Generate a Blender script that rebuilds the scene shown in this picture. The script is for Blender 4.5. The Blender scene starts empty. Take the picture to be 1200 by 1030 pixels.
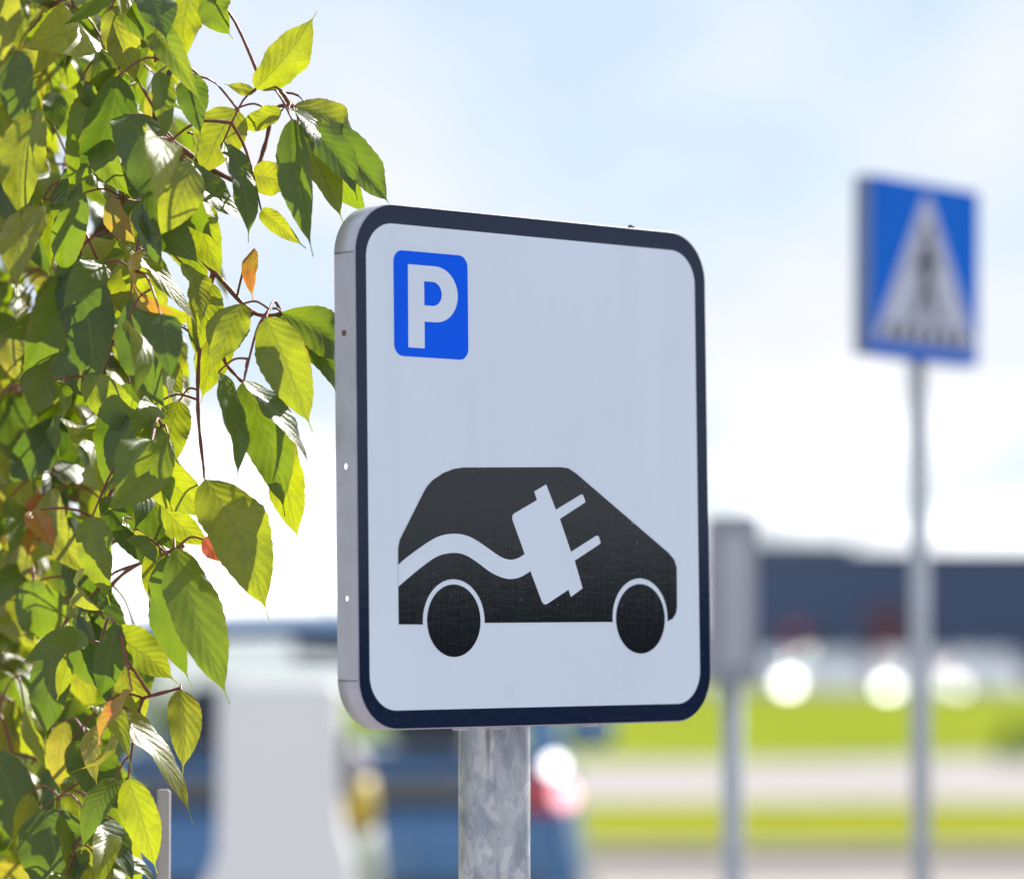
import bpy, bmesh, math, random
from mathutils import Vector, Matrix
PI = math.pi
rnd = random.Random(11)
sc = bpy.context.scene
COL = sc.collection

# ------------------------------------------------------------------ camera
F = 4400.0                       # focal length in photo pixels (photo 1200 x 1030)
EYE = Vector((0, 0, 1.4))
PITCH = math.atan(225 / F)       # horizon lies 225 px below the middle
FW = Vector((0, math.cos(PITCH), math.sin(PITCH)))
UP = Vector((0, -math.sin(PITCH), math.cos(PITCH)))
RT = Vector((1, 0, 0))
cam = bpy.data.cameras.new("camera")
camo = bpy.data.objects.new("camera", cam)
COL.objects.link(camo)
camo.location = EYE
camo.rotation_euler = (PI / 2 + PITCH, 0, 0)
cam.sensor_width = 36
cam.lens = 36 * F / 1200
cam.clip_start = 0.05
cam.clip_end = 6000
cam.dof.use_dof = True
cam.dof.focus_distance = 3.08
cam.dof.aperture_fstop = (cam.lens / 1000) / 0.0385
sc.camera = camo


def at(px, py, d):
    """a point d metres ahead of the camera that shows at this place of the photograph"""
    return EYE + FW * d + RT * ((px - 600) / F * d) - UP * ((py - 515) / F * d)


# ------------------------------------------------------------------ object helpers
def obj(name, bm, mats, parent=None, smooth=False, label=None):
    me = bpy.data.meshes.new(name)
    bm.to_mesh(me)
    bm.free()
    for m in (mats if isinstance(mats, (list, tuple)) else [mats]):
        me.materials.append(m)
    if smooth:
        for p in me.polygons:
            p.use_smooth = True
    o = bpy.data.objects.new(name, me)
    COL.objects.link(o)
    if parent is not None:
        o.parent = parent
    if label:
        o["label"] = label
    return o


def thing(name, label, cat, loc=(0, 0, 0), rotz=0.0, group=None):
    o = bpy.data.objects.new(name, None)
    o.empty_display_size = 0.1
    COL.objects.link(o)
    o.location = loc
    o.rotation_euler = (0, 0, rotz)
    o["label"] = label
    o["category"] = cat
    if group:
        o["group"] = group
    return o


def tag(o, label, cat, group=None):
    o["label"] = label
    o["category"] = cat
    if group:
        o["group"] = group
    return o


def structure(name, bm, m, smooth=False):
    o = obj(name, bm, m, None, smooth)
    o["kind"] = "structure"
    return o


def box(bm, x0, x1, y0, y1, z0, z1, bev=0.0, seg=2, mi=0):
    vs = [bm.verts.new((x, y, z)) for x in (x0, x1) for y in (y0, y1) for z in (z0, z1)]
    idx = [(0, 1, 3, 2), (4, 6, 7, 5), (0, 4, 5, 1), (2, 3, 7, 6), (0, 2, 6, 4), (1, 5, 7, 3)]
    fs = [bm.faces.new([vs[i] for i in f]) for f in idx]
    for f in fs:
        f.material_index = mi
    if bev > 0:
        es = list({e for f in fs for e in f.edges})
        bmesh.ops.bevel(bm, geom=es, offset=bev, segments=seg, affect='EDGES', profile=0.5)
    return bm


def prism(bm, poly, y0, y1, mi=0):
    """polygon in (x, z) extruded from y0 (front) to y1 (back)"""
    a = [bm.verts.new((x, y0, z)) for x, z in poly]
    b = [bm.verts.new((x, y1, z)) for x, z in poly]
    n = len(poly)
    fs = [bm.faces.new(a), bm.faces.new(b[::-1])]
    for i in range(n):
        fs.append(bm.faces.new((a[i], b[i], b[(i + 1) % n], a[(i + 1) % n])))
    for f in fs:
        f.material_index = mi
    return fs


def ring(bm, po, pi, y0, y1):
    """flat ring between two outlines with the same number of points"""
    n = len(po)
    q = [[bm.verts.new((x, y, z)) for x, z in P_] for P_, y in ((po, y0), (pi, y0), (po, y1), (pi, y1))]
    for i in range(n):
        j = (i + 1) % n
        bm.faces.new((q[0][i], q[0][j], q[1][j], q[1][i]))
        bm.faces.new((q[2][i], q[3][i], q[3][j], q[2][j]))
        bm.faces.new((q[0][i], q[2][i], q[2][j], q[0][j]))
        bm.faces.new((q[1][i], q[1][j], q[3][j], q[3][i]))


def rrect(x0, x1, z0, z1, r, n=10):
    out = []
    for cx, cz, a0 in ((x1 - r, z1 - r, 0), (x0 + r, z1 - r, 90), (x0 + r, z0 + r, 180), (x1 - r, z0 + r, 270)):
        for k in range(n + 1):
            a = math.radians(a0 + 90 * k / n)
            out.append((cx + r * math.cos(a), cz + r * math.sin(a)))
    return out


def arc(cx, cz, rx, rz, a0, a1, n):
    return [(cx + rx * math.cos(math.radians(a0 + (a1 - a0) * k / n)),
             cz + rz * math.sin(math.radians(a0 + (a1 - a0) * k / n))) for k in range(n + 1)]


def smooth_path(pts, k=6):
    """Catmull-Rom through points (any dimension, as tuples)"""
    out = []
    n = len(pts)
    for i in range(n - 1):
        p0, p1, p2, p3 = pts[max(i - 1, 0)], pts[i], pts[i + 1], pts[min(i + 2, n - 1)]
        for s in range(k):
            t = s / k
            out.append(tuple(0.5 * (2 * b + (c - a) * t + (2 * a - 5 * b + 4 * c - d) * t * t + (3 * b - a - 3 * c + d) * t ** 3)
                             for a, b, c, d in zip(p0, p1, p2, p3)))
    out.append(tuple(pts[-1]))
    return out


def tube(bm, pts, rad, seg=10, caps=True, mi=0):
    pts = [Vector(p) for p in pts]
    n = len(pts)
    rs = rad if isinstance(rad, (list, tuple)) else [rad] * n
    prev = None
    rings = []
    for i, p in enumerate(pts):
        t = (pts[min(i + 1, n - 1)] - pts[max(i - 1, 0)]).normalized()
        if prev is None:
            a = t.orthogonal().normalized()
        else:
            a = (prev - t * prev.dot(t))
            a = a.normalized() if a.length > 1e-6 else t.orthogonal().normalized()
        prev = a
        b = t.cross(a)
        rings.append([bm.verts.new(p + (a * math.cos(2 * PI * k / seg) + b * math.sin(2 * PI * k / seg)) * rs[i]) for k in range(seg)])
    for i in range(n - 1):
        for k in range(seg):
            f = bm.faces.new((rings[i][k], rings[i][(k + 1) % seg], rings[i + 1][(k + 1) % seg], rings[i + 1][k]))
            f.material_index = mi
            f.smooth = True
    if caps:
        bm.faces.new(rings[0][::-1]).material_index = mi
        bm.faces.new(rings[-1]).material_index = mi
    return bm


def lathe(bm, prof, seg=32, cx=0, cy=0):
    rings = []
    for r, z in prof:
        rings.append([bm.verts.new((cx + r * math.cos(2 * PI * k / seg), cy + r * math.sin(2 * PI * k / seg), z)) for k in range(seg)])
    for i in range(len(prof) - 1):
        for k in range(seg):
            bm.faces.new((rings[i][k], rings[i][(k + 1) % seg], rings[i + 1][(k + 1) % seg], rings[i + 1][k])).smooth = True
    bm.faces.new(rings[0][::-1])
    bm.faces.new(rings[-1])
    return bm


# ------------------------------------------------------------------ materials
def nodes(name):
    m = bpy.data.materials.new(name)
    m.use_nodes = True
    nt = m.node_tree
    return m, nt, nt.nodes["Principled BSDF"]


def N(nt, kind, **kw):
    n = nt.nodes.new(kind)
    for k, v in kw.items():
        if k.startswith("i_"):
            n.inputs[k[2:].replace("_", " ")].default_value = v
        else:
            setattr(n, k, v)
    return n


def ramp(nt, stops):
    r = nt.nodes.new("ShaderNodeValToRGB")
    el = r.color_ramp.elements
    while len(el) < len(stops):
        el.new(0.5)
    for e, (p, c) in zip(el, stops):
        e.position = p
        e.color = (*c, 1) if len(c) == 3 else c
    return r


def coords(nt, scale=(1, 1, 1), kind="Object"):
    tc = nt.nodes.new("ShaderNodeTexCoord")
    mp = nt.nodes.new("ShaderNodeMapping")
    mp.inputs["Scale"].default_value = scale
    nt.links.new(tc.outputs[kind], mp.inputs["Vector"])
    return mp.outputs["Vector"]


def simple(name, col, rough=0.5, metal=0.0, var=0.12, scale=8.0, bump=0.0, coat=0.0, spec=0.5, stretch=(1, 1, 1), rvar=0.08):
    """a surface with slight blotchy variation of colour and gloss"""
    m, nt, b = nodes(name)
    v = coords(nt, stretch)
    n = N(nt, "ShaderNodeTexNoise", i_Scale=scale, i_Detail=5.0, i_Roughness=0.6)
    nt.links.new(v, n.inputs["Vector"])
    r = ramp(nt, [(0.25, [c * (1 - var) for c in col]), (0.75, [min(1, c * (1 + var)) for c in col])])
    nt.links.new(n.outputs["Fac"], r.inputs["Fac"])
    nt.links.new(r.outputs["Color"], b.inputs["Base Color"])
    mr = N(nt, "ShaderNodeMapRange")
    mr.inputs["To Min"].default_value = max(0.02, rough - rvar)
    mr.inputs["To Max"].default_value = min(1, rough + rvar)
    nt.links.new(n.outputs["Fac"], mr.inputs["Value"])
    nt.links.new(mr.outputs["Result"], b.inputs["Roughness"])
    b.inputs["Metallic"].default_value = metal
    b.inputs["Coat Weight"].default_value = coat
    b.inputs["Coat Roughness"].default_value = 0.05
    b.inputs["Specular IOR Level"].default_value = spec
    if bump > 0:
        bp = N(nt, "ShaderNodeBump", i_Strength=bump, i_Distance=0.01)
        nt.links.new(n.outputs["Fac"], bp.inputs["Height"])
        nt.links.new(bp.outputs["Normal"], b.inputs["Normal"])
    return m


def glow(name, col, strength):
    m, nt, b = nodes(name)
    b.inputs["Base Color"].default_value = (*[min(1, c * 0.6) for c in col], 1)
    b.inputs["Emission Color"].default_value = (*col, 1)
    b.inputs["Emission Strength"].default_value = strength
    b.inputs["Roughness"].default_value = 0.2
    return m


def film(name, col, rough, streak, ripple, spec=0.5, smudge=0.05, specks=0.0):
    """adhesive sign film: fine vertical streaks from squeegeeing, slight ripples, faint grime"""
    m, nt, b = nodes(name)
    v1 = coords(nt, (430, 430, 9))
    n1 = N(nt, "ShaderNodeTexNoise", i_Scale=1.0, i_Detail=3.0)
    nt.links.new(v1, n1.inputs["Vector"])
    v2 = coords(nt, (60, 60, 190))
    n2 = N(nt, "ShaderNodeTexNoise", i_Scale=1.0, i_Detail=4.0, i_Distortion=0.6)
    nt.links.new(v2, n2.inputs["Vector"])
    v3 = coords(nt, (5, 5, 5))
    n3 = N(nt, "ShaderNodeTexNoise", i_Scale=1.0, i_Detail=6.0, i_Roughness=0.65)
    nt.links.new(v3, n3.inputs["Vector"])
    r = ramp(nt, [(0.3, [c * (1 - smudge) for c in col]), (0.7, [min(1, c * (1 + smudge)) for c in col])])
    nt.links.new(n3.outputs["Fac"], r.inputs["Fac"])
    v5 = coords(nt, (17, 17, 2.4))
    n5 = N(nt, "ShaderNodeTexNoise", i_Scale=1.0, i_Detail=5.0, i_Roughness=0.6)
    nt.links.new(v5, n5.inputs["Vector"])
    r5 = ramp(nt, [(0.30, (0.955, 0.96, 0.965)), (0.5, (1, 1, 1)), (0.7, (1.015, 1.012, 1.01))])     # washed-down streaks
    nt.links.new(n5.outputs["Fac"], r5.inputs["Fac"])
    mu = N(nt, "ShaderNodeMix", data_type='RGBA', blend_type='MULTIPLY')
    mu.inputs["Factor"].default_value = 1
    nt.links.new(r.outputs["Color"], mu.inputs["A"])
    nt.links.new(r5.outputs["Color"], mu.inputs["B"])
    last = mu.outputs["Result"]
    if specks > 0:
        v4 = coords(nt, (260, 260, 200))
        n4 = N(nt, "ShaderNodeTexNoise", i_Scale=1.0, i_Detail=2.0)
        nt.links.new(v4, n4.inputs["Vector"])
        rr = ramp(nt, [(0.72, (0, 0, 0)), (0.76, (1, 1, 1))])
        nt.links.new(n4.outputs["Fac"], rr.inputs["Fac"])
        mx = N(nt, "ShaderNodeMix", data_type='RGBA')
        mx.inputs["B"].default_value = (0.16, 0.17, 0.18, 1)
        sc_ = N(nt, "ShaderNodeMath", operation='MULTIPLY')
        sc_.inputs[1].default_value = specks
        nt.links.new(rr.outputs["Color"], sc_.inputs[0])
        nt.links.new(sc_.outputs[0], mx.inputs["Factor"])
        nt.links.new(last, mx.inputs["A"])
        last = mx.outputs["Result"]
    nt.links.new(last, b.inputs["Base Color"])
    b1 = N(nt, "ShaderNodeBump", i_Strength=streak, i_Distance=0.0006)
    b2 = N(nt, "ShaderNodeBump", i_Strength=ripple, i_Distance=0.001)
    nt.links.new(n1.outputs["Fac"], b1.inputs["Height"])
    nt.links.new(n2.outputs["Fac"], b2.inputs["Height"])
    nt.links.new(b1.outputs["Normal"], b2.inputs["Normal"])
    nt.links.new(b2.outputs["Normal"], b.inputs["Normal"])
    b.inputs["Roughness"].default_value = rough
    b.inputs["Specular IOR Level"].default_value = spec
    return m


WHITE_FILM = film("white_film", (0.69, 0.795, 0.95), 0.42, 0.03, 0.04, smudge=0.03)
BLACK_FILM = film("black_film", (0.004, 0.006, 0.012), 0.09, 0.42, 0.028, spec=0.52, specks=0.6)
BORDER_FILM = film("border_film", (0.003, 0.013, 0.045), 0.10, 0.06, 0.05, spec=0.34, specks=0.3)
BLUE_FILM = film("blue_film", (0.0, 0.115, 0.95), 0.40, 0.03, 0.05, spec=0.1, smudge=0.03)
ALU = simple("painted_aluminium", (0.49, 0.505, 0.60), 0.42, 0.25, 0.12, 32, 0.04)
TRIMDARK = simple("seam_dirt", (0.10, 0.10, 0.12), 0.8)
RUST = simple("rusty_rivet", (0.16, 0.11, 0.06), 0.8, 0.3, 0.4, 300)
PRINT = simple("faint_print", (0.67, 0.72, 0.80), 0.5)
SCRAP = simple("dry_leaf", (0.05, 0.055, 0.03), 0.8)


def galvanised():
    m, nt, b = nodes("galvanised_steel")
    v = coords(nt, (1, 1, 0.62))
    d = N(nt, "ShaderNodeTexNoise", i_Scale=22.0, i_Detail=3.0)
    nt.links.new(v, d.inputs["Vector"])
    vm = N(nt, "ShaderNodeVectorMath", operation='MULTIPLY_ADD')
    vm.inputs[1].default_value = (0.035, 0.035, 0.035)
    nt.links.new(d.outputs["Color"], vm.inputs[0])
    nt.links.new(v, vm.inputs[2])
    vo = N(nt, "ShaderNodeTexVoronoi", i_Scale=105.0)
    nt.links.new(vm.outputs[0], vo.inputs["Vector"])
    n2 = N(nt, "ShaderNodeTexNoise", i_Scale=36.0, i_Detail=7.0, i_Roughness=0.6, i_Distortion=0.4)
    nt.links.new(v, n2.inputs["Vector"])
    n3 = N(nt, "ShaderNodeTexNoise", i_Scale=420.0, i_Detail=3.0)
    nt.links.new(v, n3.inputs["Vector"])
    sep = N(nt, "ShaderNodeSeparateColor")
    nt.links.new(vo.outputs["Color"], sep.inputs["Color"])
    a = ramp(nt, [(0.0, (0.40, 0.43, 0.48)), (0.45, (0.45, 0.48, 0.53)), (0.7, (0.50, 0.53, 0.58)), (1.0, (0.58, 0.60, 0.64))])
    nt.links.new(sep.outputs["Red"], a.inputs["Fac"])
    bl = ramp(nt, [(0.34, (0.64, 0.69, 0.79)), (0.46, (0.80, 0.85, 0.94)), (0.49, (0.97, 0.99, 1.02)), (0.59, (1.15, 1.16, 1.18)), (0.62, (0.90, 0.92, 0.96))])
    nt.links.new(n2.outputs["Fac"], bl.inputs["Fac"])
    mx = N(nt, "ShaderNodeMix", data_type='RGBA', blend_type='MULTIPLY')
    mx.inputs["Factor"].default_value = 1
    nt.links.new(a.outputs["Color"], mx.inputs["A"])
    nt.links.new(bl.outputs["Color"], mx.inputs["B"])
    # dark drip streaks running down the tube
    v5 = coords(nt, (75, 75, 5))
    n5 = N(nt, "ShaderNodeTexNoise", i_Scale=1.0, i_Detail=4.0)
    nt.links.new(v5, n5.inputs["Vector"])
    st = ramp(nt, [(0.33, (0.36, 0.36, 0.39)), (0.42, (1, 1, 1))])
    nt.links.new(n5.outputs["Fac"], st.inputs["Fac"])
    m2 = N(nt, "ShaderNodeMix", data_type='RGBA', blend_type='MULTIPLY')
    m2.inputs["Factor"].default_value = 0.8
    nt.links.new(mx.outputs["Result"], m2.inputs["A"])
    nt.links.new(st.outputs["Color"], m2.inputs["B"])
    nt.links.new(m2.outputs["Result"], b.inputs["Base Color"])
    b.inputs["Metallic"].default_value = 0.42
    mr = N(nt, "ShaderNodeMapRange")
    mr.inputs["To Min"].default_value = 0.32
    mr.inputs["To Max"].default_value = 0.6
    nt.links.new(sep.outputs["Green"], mr.inputs["Value"])
    nt.links.new(mr.outputs["Result"], b.inputs["Roughness"])
    bp = N(nt, "ShaderNodeBump", i_Strength=0.12, i_Distance=0.002)
    nt.links.new(n3.outputs["Fac"], bp.inputs["Height"])
    nt.links.new(bp.outputs["Normal"], b.inputs["Normal"])
    return m


GALV = galvanised()
GREYPOST = simple("grey_post", (0.42, 0.45, 0.50), 0.5, 0.4, 0.1, 20)

# ------------------------------------------------------------------ world and sun
SUN_AZ, SUN_EL = math.radians(29), math.radians(37)
w = bpy.data.worlds.new("World")
sc.world = w
w.use_nodes = True
nt = w.node_tree
bg = nt.nodes["Background"]
sky = N(nt, "ShaderNodeTexSky", sky_type='NISHITA', sun_disc=False)
sky.sun_elevation = SUN_EL
sky.sun_rotation = SUN_AZ
sky.air_density = 1.0
sky.dust_density = 0.3
sky.ozone_density = 3.0
tc = N(nt, "ShaderNodeTexCoord")
sx = N(nt, "ShaderNodeSeparateXYZ")
nt.links.new(tc.outputs["Generated"], sx.inputs[0])
zc = N(nt, "ShaderNodeMath", operation='ADD')
zc.inputs[1].default_value = 0.16
nt.links.new(sx.outputs["Z"], zc.inputs[0])
zm = N(nt, "ShaderNodeMath", operation='MAXIMUM')
zm.inputs[1].default_value = 0.05
nt.links.new(zc.outputs[0], zm.inputs[0])
cb = N(nt, "ShaderNodeCombineXYZ")
for k in "XY":
    dv = N(nt, "ShaderNodeMath", operation='DIVIDE')
    nt.links.new(sx.outputs[k], dv.inputs[0])
    nt.links.new(zm.outputs[0], dv.inputs[1])
    nt.links.new(dv.outputs[0], cb.inputs[k])
cm = N(nt, "ShaderNodeMapping")
cm.inputs["Location"].default_value = (16.73, 9.53, 0.0)
cm.inputs["Scale"].default_value = (1.9, 0.85, 1)
nt.links.new(cb.outputs[0], cm.inputs["Vector"])
cn = N(nt, "ShaderNodeTexNoise", i_Scale=1.4, i_Detail=5.0, i_Roughness=0.5, i_Distortion=0.3)
nt.links.new(cm.outputs[0], cn.inputs["Vector"])
cr = ramp(nt, [(0.40, (0, 0, 0)), (0.62, (1, 1, 1))])
nt.links.new(cn.outputs["Fac"], cr.inputs["Fac"])
SKYMIX = N(nt, "ShaderNodeMix", data_type='RGBA')
nt.links.new(cr.outputs["Color"], SKYMIX.inputs["Factor"])
VEIL = N(nt, "ShaderNodeMix", data_type='RGBA')          # thin high haze over the whole sky
VEIL.inputs["Factor"].default_value = 0.84
nt.links.new(sky.outputs["Color"], VEIL.inputs["A"])
VEIL.inputs["B"].default_value = (3.45, 3.95, 4.6, 1)
nt.links.new(VEIL.outputs["Result"], SKYMIX.inputs["A"])
SKYMIX.inputs["B"].default_value = (4.95, 5.1, 5.35, 1)
HZ = N(nt, "ShaderNodeMapRange", interpolation_type='SMOOTHSTEP')
HZ.inputs["From Min"].default_value = 0.058
HZ.inputs["From Max"].default_value = -0.004
hn = N(nt, "ShaderNodeMath", operation='MULTIPLY_ADD')       # uneven upper edge of the bank
hn.inputs[1].default_value = -0.11
nt.links.new(cn.outputs["Fac"], hn.inputs[0])
hz_ = N(nt, "ShaderNodeMath", operation='ADD')
hz_.inputs[1].default_value = 0.055
nt.links.new(sx.outputs["Z"], hn.inputs[2])
nt.links.new(hn.outputs[0], hz_.inputs[0])
nt.links.new(hz_.outputs[0], HZ.inputs["Value"])
BANK = N(nt, "ShaderNodeMix", data_type='RGBA')
HY_ = N(nt, "ShaderNodeMapRange", interpolation_type='SMOOTHSTEP')       # brightest below the sun
HY_.inputs["From Min"].default_value = 0.5
HY_.inputs["From Max"].default_value = 0.9
nt.links.new(sx.outputs["Y"], HY_.inputs["Value"])
HM = N(nt, "ShaderNodeMath", operation='MULTIPLY')
nt.links.new(HZ.outputs["Result"], HM.inputs[0])
nt.links.new(HY_.outputs["Result"], HM.inputs[1])
nt.links.new(HM.outputs[0], BANK.inputs["Factor"])
nt.links.new(SKYMIX.outputs["Result"], BANK.inputs["A"])
BANK.inputs["B"].default_value = (16.0, 16.4, 16.8, 1)
nt.links.new(BANK.outputs["Result"], bg.inputs["Color"])
bg.inputs["Strength"].default_value = 0.10

sl = bpy.data.lights.new("sun", 'SUN')
sl.energy = 4.8
sl.angle = math.radians(0.5)
sl.color = (1.0, 0.94, 0.85)
so = bpy.data.objects.new("sun", sl)
COL.objects.link(so)
S = Vector((math.sin(SUN_AZ) * math.cos(SUN_EL), math.cos(SUN_AZ) * math.cos(SUN_EL), math.sin(SUN_EL)))
so.rotation_euler = S.to_track_quat('Z', 'Y').to_euler()
so.location = S * 50

sc.view_settings.view_transform = 'Standard'
sc.view_settings.look = 'None'
sc.view_settings.gamma = 1
sc.view_settings.exposure = 0.92
sc.cycles.use_denoising = True
sc.cycles.max_bounces = 10
sc.cycles.transparent_max_bounces = 16
sc.cycles.sample_clamp_indirect = 8

# ------------------------------------------------------------------ parking sign
# the plate: local x to the right along the face, y behind the face, z up
SO, SYAW, SPIT, SROLL = (0.02322, 3.11333, 1.53292), 0.75958, -0.01254, -0.00349
SW, SH, ST, SR = 0.40293, 0.42, 0.025, 0.041
M = Matrix.Rotation(SYAW, 4, 'Z') @ Matrix.Rotation(SPIT, 4, 'X') @ Matrix.Rotation(SROLL, 4, 'Y')
# the post stands behind the plate
pl = M.to_3x3() @ Vector((0, 0.070, 0)) + Vector(SO)
rx = M.to_3x3() @ Vector((1, 0, 0))
best = min((abs(600 + F * ((pl + rx * t / 2000).x / ((pl + rx * t / 2000) - EYE).dot(FW)) - 579.6), t) for t in range(-200, 200))
pc = pl + rx * best[1] / 2000
sign = thing("parking_sign", "white parking sign with black electric car and plug picture on a galvanised post", "road sign", (pc.x, pc.y, 0))


def signobj(name, bm, mat, parent, smooth=False, label=None):
    bm.transform(Matrix.Translation(Vector(SO) - Vector((pc.x, pc.y, 0))) @ M)
    return obj(name, bm, mat, parent, smooth, label)


# post, slightly uneven tube, with a plastic cap
bm = bmesh.new()
prof = []
for k in range(60):
    prof.append((0.0302 + 0.00012 * math.sin(k * 1.7), 0.004 + (1.66 - 0.004) * k / 59))
lathe(bm, prof, 64)
post = obj("post", bm, GALV, sign)
bm = bmesh.new()
lathe(bm, [(0.0335, 1.640), (0.0335, 1.675), (0.028, 1.682), (0.008, 1.685)], 40)
obj("post_cap", bm, simple("grey_cap", (0.1, 0.1, 0.11), 0.5), post)

# face plate and folded rim with its holes
bm = bmesh.new()
prism(bm, rrect(-SW / 2, SW / 2, -SH / 2, SH / 2, SR, 14), 0.0, 0.0015)
plate = signobj("sign_plate", bm, ALU, sign)
x0, x1, z0, z1, r = -SW / 2, SW / 2, -SH / 2, SH / 2, SR
bm = bmesh.new()


def wall(loop):
    fr = [bm.verts.new((x, 0.0008, z)) for x, z in loop]
    bk = [bm.verts.new((x, ST, z)) for x, z in loop]
    for i in range(len(loop) - 1):
        f = bm.faces.new((fr[i], bk[i], bk[i + 1], fr[i + 1]))
        f.smooth = True


lp = rrect(x0, x1, z0, z1, r, 14)          # starts on the right side, goes counter-clockwise
n1 = 15
wall(lp[0:30])                              # right upper corner, top, left upper corner
wall(lp[30:60] + [lp[0]])                   # left lower corner, bottom, right lower corner, right side
zt, zb = lp[29][1], lp[30][1]
holes = [(-0.0008, 0.0027), (-0.1060, 0.0022)]
zs = [zt]
for hz, hr in holes:
    zs += [hz + 0.008, hz - 0.008]
zs.append(zb)
HY = 0.0135
for i in range(0, len(zs), 2):              # plain stretches of the side wall
    a = [bm.verts.new((x0, 0.0008, zs[i])), bm.verts.new((x0, ST, zs[i])), bm.verts.new((x0, ST, zs[i + 1])), bm.verts.new((x0, 0.0008, zs[i + 1]))]
    bm.faces.new(a)
for hz, hr in holes:                        # a square with a round hole
    o_, c_ = [], []
    for k in range(24):
        a = 2 * PI * k / 24 + PI / 4
        dx, dz = math.cos(a), math.sin(a)
        hy = (ST - HY) if dx > 0 else (HY - 0.0008)
        s = min(hy / abs(dx) if abs(dx) > 1e-6 else 9, 0.008 / abs(dz) if abs(dz) > 1e-6 else 9)
        o_.append((HY + dx * s, hz + dz * s))
        c_.append((HY + dx * hr, hz + dz * hr))
    for yy, zz in ((0.0008, hz + .008), (ST, hz + .008), (0.0008, hz - .008), (ST, hz - .008)):
        j = min(range(24), key=lambda q: (o_[q][0] - yy) ** 2 + (o_[q][1] - zz) ** 2)
        o_[j] = (yy, zz)
    vo = [bm.verts.new((x0, y, z)) for y, z in o_]
    vc = [bm.verts.new((x0, y, z)) for y, z in c_]
    for k in range(24):
        bm.faces.new((vo[k], vo[(k + 1) % 24], vc[(k + 1) % 24], vc[k]))
bmesh.ops.remove_doubles(bm, verts=bm.verts[:], dist=0.00005)
bmesh.ops.recalc_face_normals(bm, faces=bm.faces[:])
rim = signobj("folded_rim", bm, ALU, plate)
md = rim.modifiers.new("thick", 'SOLIDIFY')
md.thickness = 0.0012
md.offset = 0.0
for zq in (zt + 0.001, zb - 0.002):                 # where the folded sides meet the corner pieces
    bm = bmesh.new()
    box(bm, x0 - 0.0011, x0 - 0.0004, 0.0012, ST - 0.0005, zq - 0.0003, zq + 0.0003)
    signobj("corner_seam", bm, TRIMDARK, plate)
bm = bmesh.new()
lathe(bm, [(0.0026, -0.0004), (0.0024, 0.0006), (0.0012, 0.0012)], 16)
bm.transform(Matrix.Translation((x0 - 0.0006, HY, 0.1055)) @ Matrix.Rotation(-PI / 2, 4, 'Y'))
signobj("rivet", bm, RUST, plate, label="rusty rivet in the folded side")
# little folded tabs under the lower edge
for tx in (-0.085, -0.048, 0.062):
    bm = bmesh.new()
    box(bm, tx - 0.006, tx + 0.006, 0.004, 0.012, -SH / 2 - 0.0026, -SH / 2 - 0.0004, 0.0006)
    signobj("drain_tab", bm, ALU, plate)
# brackets behind the plate and the clamps round the post
lpx = M.to_3x3().inverted() @ (pc - Vector(SO))
for bz in (0.10, -0.13):
    bm = bmesh.new()
    box(bm, -0.185, 0.185, 0.0022, 0.0370, bz - 0.014, bz + 0.014, 0.002)
    br = signobj("bracket", bm, ALU, sign)
    bm = bmesh.new()
    ring(bm, arc(0, 0, 0.0345, 0.0345, 0, 352.5, 47), arc(0, 0, 0.0312, 0.0312, 0, 352.5, 47), -0.012, 0.012)
    bm.transform(Matrix.Translation((lpx.x, lpx.y, bz)) @ Matrix.Rotation(PI / 2, 4, 'X'))
    signobj("clamp", bm, GALV, br, True)

# printed film, each layer 0.25 mm proud of the one below
L0 = 0.00025
bm = bmesh.new()
prism(bm, rrect(-0.1908, 0.1886, -0.1953, 0.1949, 0.0285, 14), -2 * L0, -0.00002)
panel = signobj("white_panel", bm, WHITE_FILM, plate)
bm = bmesh.new()
ring(bm, rrect(x0 + 0.0004, x1 - 0.0004, z0 + 0.0004, z1 - 0.0004, SR - 0.0004, 14), rrect(-0.1906, 0.1884, -0.1951, 0.1947, 0.0285, 14), -L0 * 2.4, -0.00002)
bmesh.ops.recalc_face_normals(bm, faces=bm.faces[:])
signobj("border", bm, BORDER_FILM, plate)
bm = bmesh.new()
prism(bm, rrect(-0.1613, -0.0803, 0.0885, 0.1738, 0.0095, 8), -3 * L0, -1.9 * L0)
pp = signobj("parking_symbol", bm, BLUE_FILM, plate)
# the letter P: bowl as a ring, stem as a bar
zt_, zb_ = 0.1630, 0.0958
zo0, zo1 = 0.1175, 0.1630       # bowl outer
zi0, zi1 = 0.1307, 0.1502       # counter
oc, ic = (zo0 + zo1) / 2, (zi0 + zi1) / 2
outer = [(-0.1287, zo1)] + arc(-0.1163, oc, 0.0245, (zo1 - zo0) / 2, 90, -90, 24) + [(-0.1287, zo0)]
inner = [(-0.1287, zi1)] + arc(-0.1195, ic, 0.0100, (zi1 - zi0) / 2, 90, -90, 24) + [(-0.1287, zi0)]
bm = bmesh.new()
prism(bm, [(-0.1460, zt_), (-0.1287, zt_), (-0.1287, zb_), (-0.1463, zb_)], -4.2 * L0, -2.9 * L0)
nn = len(outer)
q = [[bm.verts.new((x, y, z)) for x, z in P_] for P_, y in ((outer, -4.2 * L0), (inner, -4.2 * L0))]
for i in range(nn - 1):
    bm.faces.new((q[0][i], q[0][i + 1], q[1][i + 1], q[1][i]))
bmesh.ops.recalc_face_normals(bm, faces=bm.faces[:])
signobj("letter", bm, WHITE_FILM, pp)

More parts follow.
